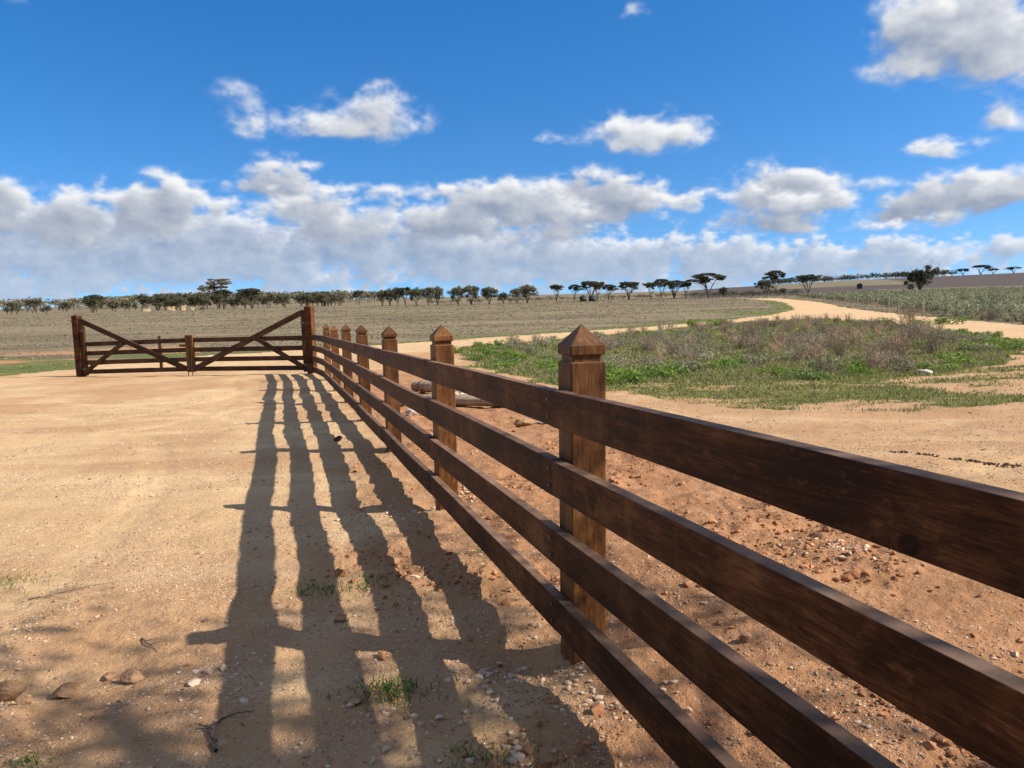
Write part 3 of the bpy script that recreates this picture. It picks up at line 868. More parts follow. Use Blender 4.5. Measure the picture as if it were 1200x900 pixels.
def polar_pts(n, r0, r1, a0, a1, rng, pw=1.0):
    q = rng.uniform(0, 1, n)
    r = r0 * (r1 / r0) ** (q ** pw)
    a = np.radians(rng.uniform(a0, a1, n))
    return r * np.sin(a), r * np.cos(a)

rng = np.random.default_rng(3)
x, y = polar_pts(60000, 1.9, 13, -40, 40, rng, .85)
lat, s_ = fence_lat(x, y)
keep = rng.uniform(0, 1, len(x)) < np.clip(.16 + 1.5 * (fbm(x / .6, y / .6, 71, 3) - .47) * 2 + .22 * np.exp(-(lat / .5) ** 2), .06, 1) * (1 - .6 * dug_mask(x, y))
x, y = x[keep], y[keep]
sz = np.clip(rng.lognormal(math.log(.0040), .50, len(x)), .0022, .019)
P = np.stack([x, y, gz(x, y) + sz * .15], 1)
scatter_stones("pebbles", P, sz, np.clip(rng.beta(1.3, 2.0, len(x)), 0, 1), M_PEB, rng, .65, .26)
v8 = np.array([(1, 0, 0), (-1, 0, 0), (0, 1, 0), (0, -1, 0), (0, 0, 1), (0, 0, -1)], float); f8 = np.array([(0, 2, 4), (2, 1, 4), (1, 3, 4), (3, 0, 4), (2, 0, 5), (1, 2, 5), (3, 1, 5), (0, 3, 5)], np.int32)
x, y = polar_pts(190000, 1.9, 17, -38, 38, rng, .95)
keep = rng.uniform(0, 1, len(x)) < np.clip(.42 + 3.0 * (fbm(x / .5, y / .5, 171, 4) - .49), .05, 1) * (1 - .65 * dug_mask(x, y)) * (1 - .7 * tracks(x, y, .22 * (vn(x / 2.5, y / 2.5, 13) - .5)))
x, y = x[keep], y[keep]
sz = np.clip(rng.lognormal(math.log(.0027), .38, len(x)), .0015, .0075) * (.75 + .1 * np.hypot(x, y))
scatter_stones("gravel", np.stack([x, y, gz(x, y) + sz * .25], 1), sz, np.clip(rng.beta(1.3, 1.0, len(x)), 0, 1), M_PEB, rng, .75, .25, (v8, f8))
x, y = polar_pts(26000, 2.2, 14, -20, 40, rng, .85)
d = dug_mask(x, y)
keep = rng.uniform(0, 1, len(x)) < d * np.clip((fbm(x / .8, y / .8, 14, 3) - .44) * 5, .03, 1)
x, y = x[keep], y[keep]
sz = np.clip(rng.lognormal(math.log(.0070), .55, len(x)), .003, .035)
P = np.stack([x, y, gz(x, y) + sz * .2], 1)
scatter_stones("soil_crumbs", P, sz, rng.uniform(0, 1, len(x)), M_CLOD, rng, .75, .25)
# little heap of pale grey rubble by the first post and further grey heaps along the fence
hx = []; hy = []
for (cx_, cy_, sp, n) in ((-.10, 2.98, .10, 60), (.30, 2.72, .10, 55), (.45, 2.62, .07, 30), (-.35, 2.55, .12, 30), (1.83, 4.28, .12, 90), (-.38, 6.05, .16, 70), (-.05, 2.32, .1, 40), (-1.15, 2.9, .15, 25), (-1.0, 5.6, .14, 30)):
    hx.append(cx_ + rng.normal(0, sp, n)); hy.append(cy_ + rng.normal(0, sp, n))
x = np.concatenate(hx); y = np.concatenate(hy)
sz = np.clip(rng.lognormal(math.log(.0085), .45, len(x)), .004, .024)
scatter_stones("grey_rubble", np.stack([x, y, gz(x, y) + sz * .3], 1), sz, rng.uniform(.3, .8, len(x)), M_PEB, rng, .7)
# dark crumbs in a line on the track
n = 150; q = rng.uniform(0, 1, n) ** .8
x = 3.62 + q * .80 + rng.normal(0, .025, n); y = 7.22 - q * .78 + .05 * np.sin(q * 9) + rng.normal(0, .035, n)
sz = rng.uniform(.004, .014, n)
tag(scatter_stones("soil_crumbs", np.stack([x, y, gz(x, y) + sz * .5], 1), sz, rng.uniform(0, 1, n), M_DCRUMB, rng, .9), "line of dark brown crumbs lying across the pale track beyond the fence", "crumbs")

def rock(name, label, cat, x, y, size, seed, mat, flat=.65, sink=.25, jag=.5, rz=0.0, group=None):
    v, f_ = ICO3
    v = v.copy()
    rn = np.random.default_rng(seed)
    # chip the ball with random planes, then roughen it
    for k in range(14):
        nrm = rn.normal(size=3); nrm /= np.linalg.norm(nrm)
        dcut = rn.uniform(.55, .9)
        over = v @ nrm - dcut
        v = v - np.where(over > 0, over, 0)[:, None] * nrm[None]
    nz_ = fbm(v[:, 0] * 2 + seed, v[:, 1] * 2 + v[:, 2] * 3, seed, 3) - .5
    v = v * (1 + jag * .35 * nz_)[:, None]
    v = v * np.array(size) * np.array([1, 1, flat])
    me = tri_mesh(name, v, f_, mat, smooth=False)
    o = obj(name, me)
    o.location = (x, y, g1(x, y) + size[2] * flat * (1 - 2 * sink)); o.rotation_euler = (0, 0, rz)
    tag(o, label, cat, group)
    return o

rock("stone", "white limestone lump at front edge of the scrub, beside bright green herbs", "stone", 8.23, 15.3, (.20, .13, .13), 1, M_LIME, .6)
rock("stone", "pale stone lying on red soil behind the fence, right of the long log", "stone", .15, 10.0, (.15, .10, .10), 2, M_CLODBIG, .7)
rock("stone", "flat cream stone beside the pale stone right of the long log", "stone", .45, 10.15, (.15, .12, .06), 3, M_LIME, .5)
rock("stone", "white stone on the soil in front of the log end, between second and third posts", "stone", -1.50, 11.2, (.12, .11, .11), 4, M_LIME, .8)
rock("stone", "brown stone standing alone on raked soil right of the second rail", "stone", 2.62, 4.78, (.045, .04, .045), 5, M_CLODBIG, .9, .2)
rock("stone", "small cream stone caught below the lowest rail near the second post", "stone", .35, 4.0, (.05, .035, .045), 6, M_LIME, .9, .2)
rock("stone", "flat pale stone under the first bay, between the two lowest rails", "stone", .93, 2.62, (.05, .035, .03), 7, M_LIME, .7, .2)
rock("stone", "brown stone on the ground just right of the lowest rail past the first post", "stone", .95, 3.05, (.04, .03, .03), 17, M_CLODBIG, .8, .25)
for k, (px, py, sx_, sy_, lab) in enumerate(((-2.03, 2.90, .075, .06, "largest brown clod at the left edge of the photo, low corner"), (-1.82, 2.93, .055, .05, "pale brown clod second from the left in the clod heap"), (-1.60, 3.02, .05, .04, "rounded brown clod at the right end of the clod heap"), (-1.90, 2.80, .04, .03, "flat clod in front of the clod heap, lower left"), (-1.74, 3.10, .03, .03, "small clod behind the clod heap, lower left"))):
    rock("clod", lab, "clod", px, py, (sx_, sy_, sx_ * .9), 20 + k, M_CLODBIG, .75, .22)
rock("stone", "brown rounded stone in the shadow stripes, left of the first post", "stone", -.86, 3.55, (.04, .035, .03), 31, M_CLODBIG, .8, .2)
rock("stone", "flat brown stone in the shadow of the first post, beside grey rubble", "stone", -.62, 2.72, (.045, .03, .025), 32, M_CLODBIG, .7, .2)
rock("clod", "dark clod lying in a sunlit gap between the shadow stripes", "clod", -2.08, 9.0, (.06, .04, .05), 33, M_DCRUMB, .8, .2)

# ------------------------------------------------------------------ old logs behind the fence
def log_thing(label, A, B, rad, seed):
    M, L = frame(A, B)
    rn = np.random.default_rng(seed)
    n = 14; xs = np.linspace(0, L, n)
    pts = np.stack([xs, .012 * np.sin(xs * 3 + seed), .008 * np.cos(xs * 4)], 1)
    v, f_ = tubes([(pts, rad * (1 + .08 * rn.normal(size=n)))], 12)
    v = v * np.array([1, 1.15, .85])
    o_ = thing("log", label, "log", A)
    b = obj("trunk", tri_mesh("trunk", v, f_, M_LOG, smooth=True), o_)
    caps = bmesh.new()
    for xe in (0.0, L):
        bmesh.ops.create_circle(caps, cap_ends=True, segments=12, radius=rad * 1.02, matrix=Matrix.Translation((xe, 0, 0)) @ Matrix.Rotation(PI / 2, 4, 'Y'))
    c = bm_obj("sawn_end", caps, M_LOG, o_)
    Ml = M.copy(); Ml.translation = (0, 0, 0)
    b.matrix_basis = Ml; c.matrix_basis = Ml
    return o_
zl = g1(-.8, 12.2)
log_thing("long pale weathered log lying on red soil behind the fence", (-1.98, 12.75, zl + .09), (.12, 11.9, zl + .09), .105, 1)
log_thing("short dark brown log behind the fence, lying beyond the long log", (-1.85, 14.6, g1(-1.7, 14.5) + .14), (-1.35, 14.3, g1(-1.3, 14.3) + .14), .13, 2)
n = 110
x = -.75 + rng.normal(0, .30, n); y = 13.2 + rng.normal(0, .22, n)
sz = rng.uniform(.02, .06, n)
tag(scatter_stones("grey_rubble", np.stack([x, y, gz(x, y) + sz * .5 + .10 * np.exp(-((x + .75) / .4) ** 2)], 1), sz, rng.uniform(.6, 1, n), M_PEB, rng, .6), "heap of pale grey stone chips behind the long log", "rubble")

def twig(label, pts, r0, mat=M_BARK, seed=1, forks=2):
    rn = np.random.default_rng(seed)
    pts = np.array([(p[0], p[1], g1(p[0], p[1]) + p[2]) for p in pts])
    q = np.linspace(0, len(pts) - 1, 4 * len(pts))
    fine = np.stack([np.interp(q, np.arange(len(pts)), pts[:, k]) for k in range(3)], 1)
    ln = np.linalg.norm(pts[-1] - pts[0])
    fine = fine + rn.normal(0, .012, fine.shape) * ln * np.array([1, 1, .35])
    o_ = fine[0].copy(); fine = fine - o_
    paths = [(fine, np.linspace(r0, r0 * .3, len(fine)) * rn.uniform(.8, 1.2, len(fine)))]
    for k in range(forks):
        i = rn.integers(len(fine) // 4, len(fine) - 3)
        d_ = fine[i + 1] - fine[i]; d_ = d_ / (np.linalg.norm(d_) + 1e-6) + rn.normal(0, .7, 3) * np.array([1, 1, .3])
        d_ = d_ / np.linalg.norm(d_) * ln * rn.uniform(.18, .35); d_[2] = abs(d_[2]) * .5
        paths.append((np.array([fine[i], fine[i] + d_ * .5 + rn.normal(0, .01, 3) * ln, fine[i] + d_]), np.array([r0 * .6, r0 * .4, r0 * .15])))
    v, f_ = tubes(paths, 6)
    o = obj("stick", tri_mesh("stick", v, f_, mat)); o.location = o_
    return tag(o, label, "stick")
twig("forked dead stick in the left shadow stripe near the bottom edge", [(-1.03, 2.43, .01), (-1.07, 2.50, .015), (-1.10, 2.58, .01), (-1.05, 2.66, .012), (-.98, 2.70, .01)], .0065, M_BARK, 3, 3)
twig("long thin dry stick on the sandy yard at far left", [(-2.63, 3.95, .006), (-2.5, 4.02, .01), (-2.35, 4.10, .012), (-2.2, 4.2, .006)], .003, M_BARK, 6, 1)
twig("short dark stick on the sandy yard above the clod heap", [(-1.75, 3.42, .006), (-1.70, 3.36, .014), (-1.62, 3.30, .006)], .0045, M_BARK, 5, 2)

# ------------------------------------------------------------------ grasses
def blades(P, h, wd, rng, lean=.5, tone=None):
    n = len(P)
    a = rng.uniform(0, 2 * PI, n); b = rng.uniform(0, 2 * PI, n)
    ux = np.stack([np.cos(a), np.sin(a), np.zeros(n)], 1) * wd[:, None]
    ln = np.stack([np.cos(b), np.sin(b), np.zeros(n)], 1) * (h * lean * rng.uniform(.2, 1.2, n))[:, None]
    top = P + ln + np.array([0, 0, 1.0]) * h[:, None]
    mid = P + ln * .38 + np.array([0, 0, .58]) * h[:, None]
    V = np.stack([P - ux, P + ux, mid + ux * .7, mid - ux * .7, top], 1).reshape(-1, 3)
    o = np.arange(n)[:, None] * 5
    Fc = np.concatenate([o + np.array([[0, 1, 2]]), o + np.array([[0, 2, 3]]), o + np.array([[3, 2, 4]])])
    T = np.repeat(rng.uniform(0, 1, n) if tone is None else tone, 5)
    return V, Fc, T

def stuff(name, vft, mat, label=None, cat=None):
    o = obj(name, tri_mesh(name, *vft[:2], mat, vft[2])); o['kind'] = 'stuff'
    return tag(o, label, cat)

rng = np.random.default_rng(8)
# green grass on the verge
x, y = polar_pts(240000, 9, 60, -8, 40, rng, 1.15)
zn, gn, *_ = zones(x, y)
keep = (zn == 3) & (rng.uniform(0, 1, len(x)) < np.clip((gn - .28) * 1.5, 0, 1))
x, y = x[keep], y[keep]
r = np.hypot(x, y)
h = rng.uniform(.015, .045, len(x)) * (.8 + r / 26) * np.where(inpoly(x, y, ISLAND), 1.4, 1)
PP = np.stack([x, y, gz(x, y) - .005], 1); wd = .0010 * r * rng.uniform(.3, .8, len(x)); sel = rng.uniform(0, 1, len(x)) < np.where(inpoly(x, y, ISLAND), .12, .34)
stuff("grass", blades(PP[~sel], h[~sel], wd[~sel], rng, .9), M_GRASS)
stuff("dry_grass", blades(PP[sel], h[sel], wd[sel], rng, 1.2), M_STRAW)
# dry tussocks over the paddock
x, y = polar_pts(70000, 30, 230, -40, 40, rng, .8)
zn, gn, dn, rn_, dk, pn = zones(x, y)
keep = (zn == 2) & (rng.uniform(0, 1, len(x)) < dn * (1 - dk) * np.clip(1.5 * (fbm(x / 6, y / 3, 81, 3) - .3) * 2, .1, 1))
x, y = x[keep], y[keep]; gk = gn[keep]
r = np.hypot(x, y)
h = rng.uniform(.02, .07, len(x)) * (.8 + r / 260)
tone = np.clip(rng.normal(.45, .28, len(x)), 0, 1)
gsel = rng.uniform(0, 1, len(x)) < gk
PP = np.stack([x, y, gz(x, y) - .01], 1); wd = r * .0012 * rng.uniform(.5, 1.6, len(x))
stuff("dry_grass", blades(PP[~gsel], h[~gsel], wd[~gsel], rng, 1.1, tone[~gsel]), M_STRAW)
stuff("grass", blades(PP[gsel], h[gsel], wd[gsel], rng, 1.0), M_GRASS)

def tuft(label, x, y, n, rad, hgt, seed, mat=M_TUFT):
    rn = np.random.default_rng(seed)
    px = rn.normal(0, rad, n); py = rn.normal(0, rad * .7, n)
    z = gz(px + x, py + y); z0 = g1(x, y)
    v, f_, tn = blades(np.stack([px, py, z - z0 - .003], 1), rn.uniform(.4, 1, n) * hgt, rn.uniform(.0015, .0032, n), rn, 1.2)
    o = obj("grass_tuft", tri_mesh("grass_tuft", v, f_, mat, tn)); o.location = (x, y, z0)
    return tag(o, label, "grass tuft")
tuft("bright green grass tuft between two shadow stripes, left of the first post", -.49, 2.80, 260, .085, .05, 1)
tuft("sparse green grass tuft at the left edge of the yard", -2.92, 4.22, 170, .12, .035, 2)
tuft("thin green grass tuft in the second shadow stripe", -1.10, 4.0, 190, .10, .035, 3)
tuft("thin green grass tuft in the third shadow stripe", -.83, 4.05, 170, .10, .035, 4)
tuft("small green grass tuft at the bottom edge under the lowest rail", -.12, 2.36, 150, .09, .035, 5)
tuft("small green seedling patch beside the lowest rail between first and second posts", -.15, 4.55, 120, .1, .03, 6)
tuft("tiny green grass tuft at the bottom left corner", -1.65, 2.42, 90, .06, .03, 7)
# very sparse little blades over the yard
x, y = polar_pts(16000, 2.0, 12, -40, 5, rng, .9)
keep = (rng.uniform(0, 1, len(x)) < np.clip((fbm(x / .7, y / .7, 85, 3) - .55) * 4, 0, 1))
x, y = x[keep], y[keep]
h = rng.uniform(.006, .02, len(x))
stuff("grass", blades(np.stack([x, y, gz(x, y) - .002], 1), h, rng.uniform(.0007, .0016, len(x)), rng, 1.6), M_GRASS)

# ------------------------------------------------------------------ shrubs
def proto_twiggy(seed, n=46, spread=1.0):
    rn = np.random.default_rng(seed); paths = []
    for i in range(n):
        a = rn.uniform(0, 2 * PI); tilt = abs(rn.normal(0, .55)) * spread; L = rn.uniform(.55, 1.05)
        d_ = np.array([math.cos(a) * math.sin(tilt), math.sin(a) * math.sin(tilt), math.cos(tilt)])
        b0 = np.array([rn.normal(0, .12), rn.normal(0, .12), 0])
        tt = np.linspace(0, 1, 4)[:, None]
        pts = b0 + d_ * L * tt + np.array([0, 0, .12]) * tt ** 2 + rn.normal(0, .025, (4, 3)) * tt
        paths.append((pts, np.linspace(.009, .004, 4)))
        for k in range(3):
            q = rn.uniform(.35, .95); st = b0 + d_ * L * q
            dd = d_ + rn.normal(0, .6, 3); dd /= np.linalg.norm(dd); ll = rn.uniform(.12, .3)
            paths.append((np.array([st, st + dd * ll * .5, st + dd * ll + np.array([0, 0, .03])]), np.array([.006, .005, .003])))
    v, f_ = tubes(paths, 3)
    cent = np.concatenate([p[0][-2:] for p in paths])
    cent = cent[rn.integers(0, len(cent), 420)] + rn.normal(0, .03, (420, 3)); cent[:, 2] = np.abs(cent[:, 2])
    lv = leaves(cent, .022, rn)
    return merge([(v, f_, rn.uniform(.1, .5)), lv])

def proto_leafy(seed, n=620, size=.05, squash=.8, low=.05):
    rn = np.random.default_rng(seed)
    cl = []
    k = 14
    for i in range(k):
        a = rn.uniform(0, 2 * PI); rr = rn.uniform(.0, .75) ** .8
        c = np.array([rr * math.cos(a), rr * math.sin(a), rn.uniform(.25, .85) * squash * math.sqrt(max(0.05, 1 - rr * rr * .8))])
        m = n // k
        q = rn.normal(size=(m, 3)); q /= np.linalg.norm(q, axis=1)[:, None]
        q *= (rn.uniform(.35, 1, m) ** .5)[:, None] * rn.uniform(.16, .34)
        cl.append(c + q)
    c = np.concatenate(cl); c[:, 2] = np.abs(c[:, 2]) + low
    tone = np.clip(.25 + .55 * c[:, 2] / c[:, 2].max() * rn.uniform(.3, 1.3, len(c)), 0, 1) * 0 + rn.uniform(0, 1, len(c))
    v, f_, t_ = leaves(c, size, rn, .1, tone)
    paths = []
    for i in range(9):
        e = c[rn.integers(0, len(c))]
        paths.append((np.array([[0, 0, -.03], e * np.array([.4, .4, .5]), e]), np.array([.022, .014, .005])))
    v2, f2 = tubes(paths, 4)
    return merge([(v, f_, t_), (v2, f2, .2)])

TW = [tri_mesh("dry_weed", *[q for q in pr[:2]], M_WEED, pr[2]) for pr in (proto_twiggy(s) for s in (1, 2, 3, 4))]
HB = [tri_mesh("green_herb", *pr[:2], M_HERB, pr[2]) for pr in (proto_leafy(s, 520, .075, .55, .02) for s in (11, 12, 13))]
GB = [tri_mesh("grey_shrub", *pr[:2], M_GREYB, pr[2]) for pr in (proto_leafy(s, 700, .05, .8) for s in (21, 22, 23))]
SB = [tri_mesh("saltbush", *pr[:2], M_SALT, pr[2]) for pr in (proto_leafy(s, 560, .075, .95) for s in (31, 32, 33))]

def shrub(name, me, x, y, sx_, sz_, label, cat, group=None):
    o = obj(name, me)
    o.location = (x, y, g1(x, y) - .03)
    o.rotation_euler = (0, 0, random.uniform(0, 6.28))
    q = random.uniform(.85, 1.15)
    o.scale = (sx_ * q, sx_ / q, sz_)
    return tag(o, label, cat, group)

rn = np.random.default_rng(77)
# scrub of the island: pick spots by dart throwing with a wide mix of plants
isl = np.array(ISLAND)
spots = []
tries = 0
while len(spots) < 290 and tries < 60000:
    tries += 1
    px = rn.uniform(isl[:, 0].min(), isl[:, 0].max()); py = rn.uniform(isl[:, 1].min(), isl[:, 1].max())
    if not inpoly(np.array([px]), np.array([py]), ISLAND)[0]: continue
    dmin = .42 + .011 * py
    if any((px - a) ** 2 + (py - b) ** 2 < dmin * dmin for a, b in spots): continue
    spots.append((px, py))
for px, py in spots:
    q = rn.uniform(); az_ = math.degrees(math.atan2(px, py)); r = math.hypot(px, py)
    edge = float(dist_line(np.array([px]), np.array([py]), ISLAND[8:] + ISLAND[:1])[0])
    front = edge < (2.3 if az_ < 17 else 1.1)
    if (front and q < .8) or (edge < 4.5 and q < (.30 if az_ < 17 else .12)):
        shrub("green_herb", HB[rn.integers(3)], px, py, rn.uniform(.34, .62), rn.uniform(.30, .55), "leafy bright green herb along the front edge of the scrub", "herb", "green herbs along the front edge of the scrub")
    elif q < .46 + .24 * (az_ > 17):
        shrub("dry_weed", TW[rn.integers(4)], px, py, rn.uniform(.42, .75) * (1.15 if az_ > 17 else 1), rn.uniform(.32, .58) * (1.2 if az_ > 17 else 1), ("dry straw brown twiggy weed at the right hand end of the scrub" if az_ > 17 else "dry grey brown twiggy weed standing in the scrub behind the first posts"), "weed", ("dry weeds at the right hand end of the scrub" if az_ > 17 else "dry weeds of the scrub behind the first posts"))
    elif q < .86:
        shrub("grey_shrub", GB[rn.integers(3)], px, py, rn.uniform(.36, .62), rn.uniform(.30, .52), "low grey green shrub among the dry weeds between the tracks", "shrub", "grey green shrubs of the scrub between the tracks")
    else:
        shrub("green_herb", HB[rn.integers(3)], px, py, rn.uniform(.32, .58), rn.uniform(.26, .42), "low leafy green herb deep in the scrub between the tracks", "herb", "green herbs deep in the scrub")
# dry straw and litter under the scrub
x, y = polar_pts(90000, 13, 56, -6, 38, rng, 1.0)
zn, *_ = zones(x, y)
keep = (zn == 3) & inpoly(x, y, ISLAND) & (rng.uniform(0, 1, len(x)) < .75)
x, y = x[keep], y[keep]; r = np.hypot(x, y)
stuff("dry_grass", blades(np.stack([x, y, gz(x, y) - .01], 1), rng.uniform(.04, .14, len(x)), r * .0004 * rng.uniform(.5, 1.2, len(x)), rng, .9, np.clip(rng.normal(.6, .3, len(x)), 0, 1)), M_STRAW)

# plants on the far side of the right-hand road
shrub("dry_weed", TW[0], 22.6, 43.5, 1.25, 1.2, "big round reddish brown dry bush beyond the right hand road", "bush")
o = shrub("green_herb", HB[0], 20.7, 43.0, 1.0, .8, "dark green leafy bush left of the reddish dry bush, beyond the road", "bush")
shrub("green_herb", HB[1], 22.3, 41.8, .75, .6, "small dark green bush right in front of the reddish dry bush", "bush")
shrub("green_herb", HB[2], 24.3, 42.5, .9, .7, "dark green leafy bush right of the reddish dry bush", "bush")
shrub("green_herb", HB[1], 11.9, 48.6, .95, .75, "dark green bush at the far tip of the scrub beside the road bend", "bush")
shrub("green_herb", HB[2], 13.6, 50.6, .8, .6, "second dark green bush at the far tip of the scrub beside the road bend", "bush")
shrub("green_herb", HB[0], -12.05, 45.0, .8, .55, "single dark green bush in the dry paddock above the left gate leaf", "bush")
for k in range(46):
    px = rn.uniform(24, 40); py = rn.uniform(36, 56)
    if inpoly(np.array([px]), np.array([py]), ROAD_P)[0] or math.degrees(math.atan2(px, py)) > 37: continue
    m_ = (TW, HB, GB)[rn.integers(3)]
    if m_ is TW: shrub("dry_weed", TW[rn.integers(4)], px, py, rn.uniform(.5, .9), rn.uniform(.4, .8), "dry brown weed on the rough ground beyond the right hand road", "weed", "weeds beyond the right hand road")
    elif m_ is HB: shrub("green_herb", HB[rn.integers(3)], px, py, rn.uniform(.5, .9), rn.uniform(.3, .6), "green herb on the rough ground beyond the right hand road", "herb", "herbs beyond the right hand road")
    else: shrub("grey_shrub", GB[rn.integers(3)], px, py, rn.uniform(.5, .9), rn.uniform(.4, .7), "grey shrub on the rough ground beyond the right hand road", "shrub", "grey shrubs beyond the right hand road")

# saltbush planted in rows
WIREL = [(29.5, 55.0), (30.8, 60.5), (35.9, 73.4), (43.1, 94.3), (51.1, 126.4), (59.0, 156.7)]
wl = np.array(WIREL)
seglen = np.r_[0, np.cumsum(np.hypot(*np.diff(wl, axis=0).T))]
cand = []
for row in range(22):
    for s_ in np.arange(-14, seglen[-1] + 20, 1.75):
        sx_ = np.interp(s_, seglen, wl[:, 0]); sy_ = np.interp(s_, seglen, wl[:, 1])
        if s_ < 0: sx_, sy_ = wl[0] + (wl[1] - wl[0]) / seglen[1] * s_
        if s_ > seglen[-1]: sx_, sy_ = wl[-1] + (wl[-1] - wl[-2]) / (seglen[-1] - seglen[-2]) * (s_ - seglen[-1])
        px = sx_ + 2.6 + row * 2.9 + rn.normal(0, .35); py = sy_ - row * .8 + rn.normal(0, .35)
        if math.degrees(math.atan2(px, py)) > 36.5 or rn.uniform() < .10: continue
        cand.append((math.hypot(px, py), px, py))
cand.sort()
rest = []
for k, (r, px, py) in enumerate(cand):
    s1 = rn.uniform(.65, 1.05); s2 = rn.uniform(.7, 1.15)
    if k < 290:
        tall_ = s2 > .92
        shrub("saltbush", SB[rn.integers(3)], px, py, s1, s2, "%s rounded grey green saltbush in the planted rows beyond the wire fence" % ("tall" if tall_ else "low"), "saltbush", "%s saltbushes in rows beyond the wire fence" % ("tall" if tall_ else "low"))
    else:
        rest.append((px, py, s1, s2))
if rest:
    parts = []
    q = proto_leafy(41, 90, .17, .95)
    for px, py, s1, s2 in rest:
        v = q[0] * np.array([s1, s1, s2]) + np.array([px, py, g1(px, py) - .03])
        parts.append((v, q[1], np.clip(q[2] * rn.uniform(.8, 1.2), 0, 1)))
    stuff("saltbush", merge(parts), M_SALT, "far rows of grey green saltbush", "saltbush")

# ------------------------------------------------------------------ wire fence by the far road
wf = thing("wire_fence", "thin post and wire fence between the far road and the saltbush rows", "fence", (WIREL[0][0], WIREL[0][1], g1(*WIREL[0])))
o0 = np.array([WIREL[0][0], WIREL[0][1], g1(*WIREL[0])])
v, f_ = tubes([(np.array([[0, 0, -.2], [0, 0, .6], [0, 0, 1.25]]), np.array([.055, .055, .05]))], 6)
wpm = tri_mesh("post", v, f_, M_LOG)
tops = []
for s_ in np.arange(0, seglen[-1], 9.0):
    px = np.interp(s_, seglen, wl[:, 0]); py = np.interp(s_, seglen, wl[:, 1])
    q = np.array([px, py, g1(px, py)]) - o0
    p_ = obj("post", wpm, wf); p_.location = q
    tops.append(q)
tops = np.array(tops)
for hgt in (.35, .7, 1.1):
    v, f_ = tubes([(tops + np.array([0, 0, hgt]), np.full(len(tops), .006))], 4)
    obj("wire", tri_mesh("wire", v, f_, M_STEEL), wf)
# single post seen through the left gate leaf
t = thing("fence_post", "thin dark post standing in the ground behind the left gate leaf", "post", (-11.83, 25.9, g1(-11.83, 25.9)))
b = box_bm(-.04, .04, -.04, .04, -.2, 1.08, .006)
bm_obj("post", b, M_RAIL, t)
v, f_ = tubes([(np.array([[0, -.05, .5], [0, -.06, .9], [0, -.05, 1.14]]), np.array([.008, .008, .008]))], 5)
obj("tie_wire", tri_mesh("tie_wire", v, f_, M_STEEL), t)

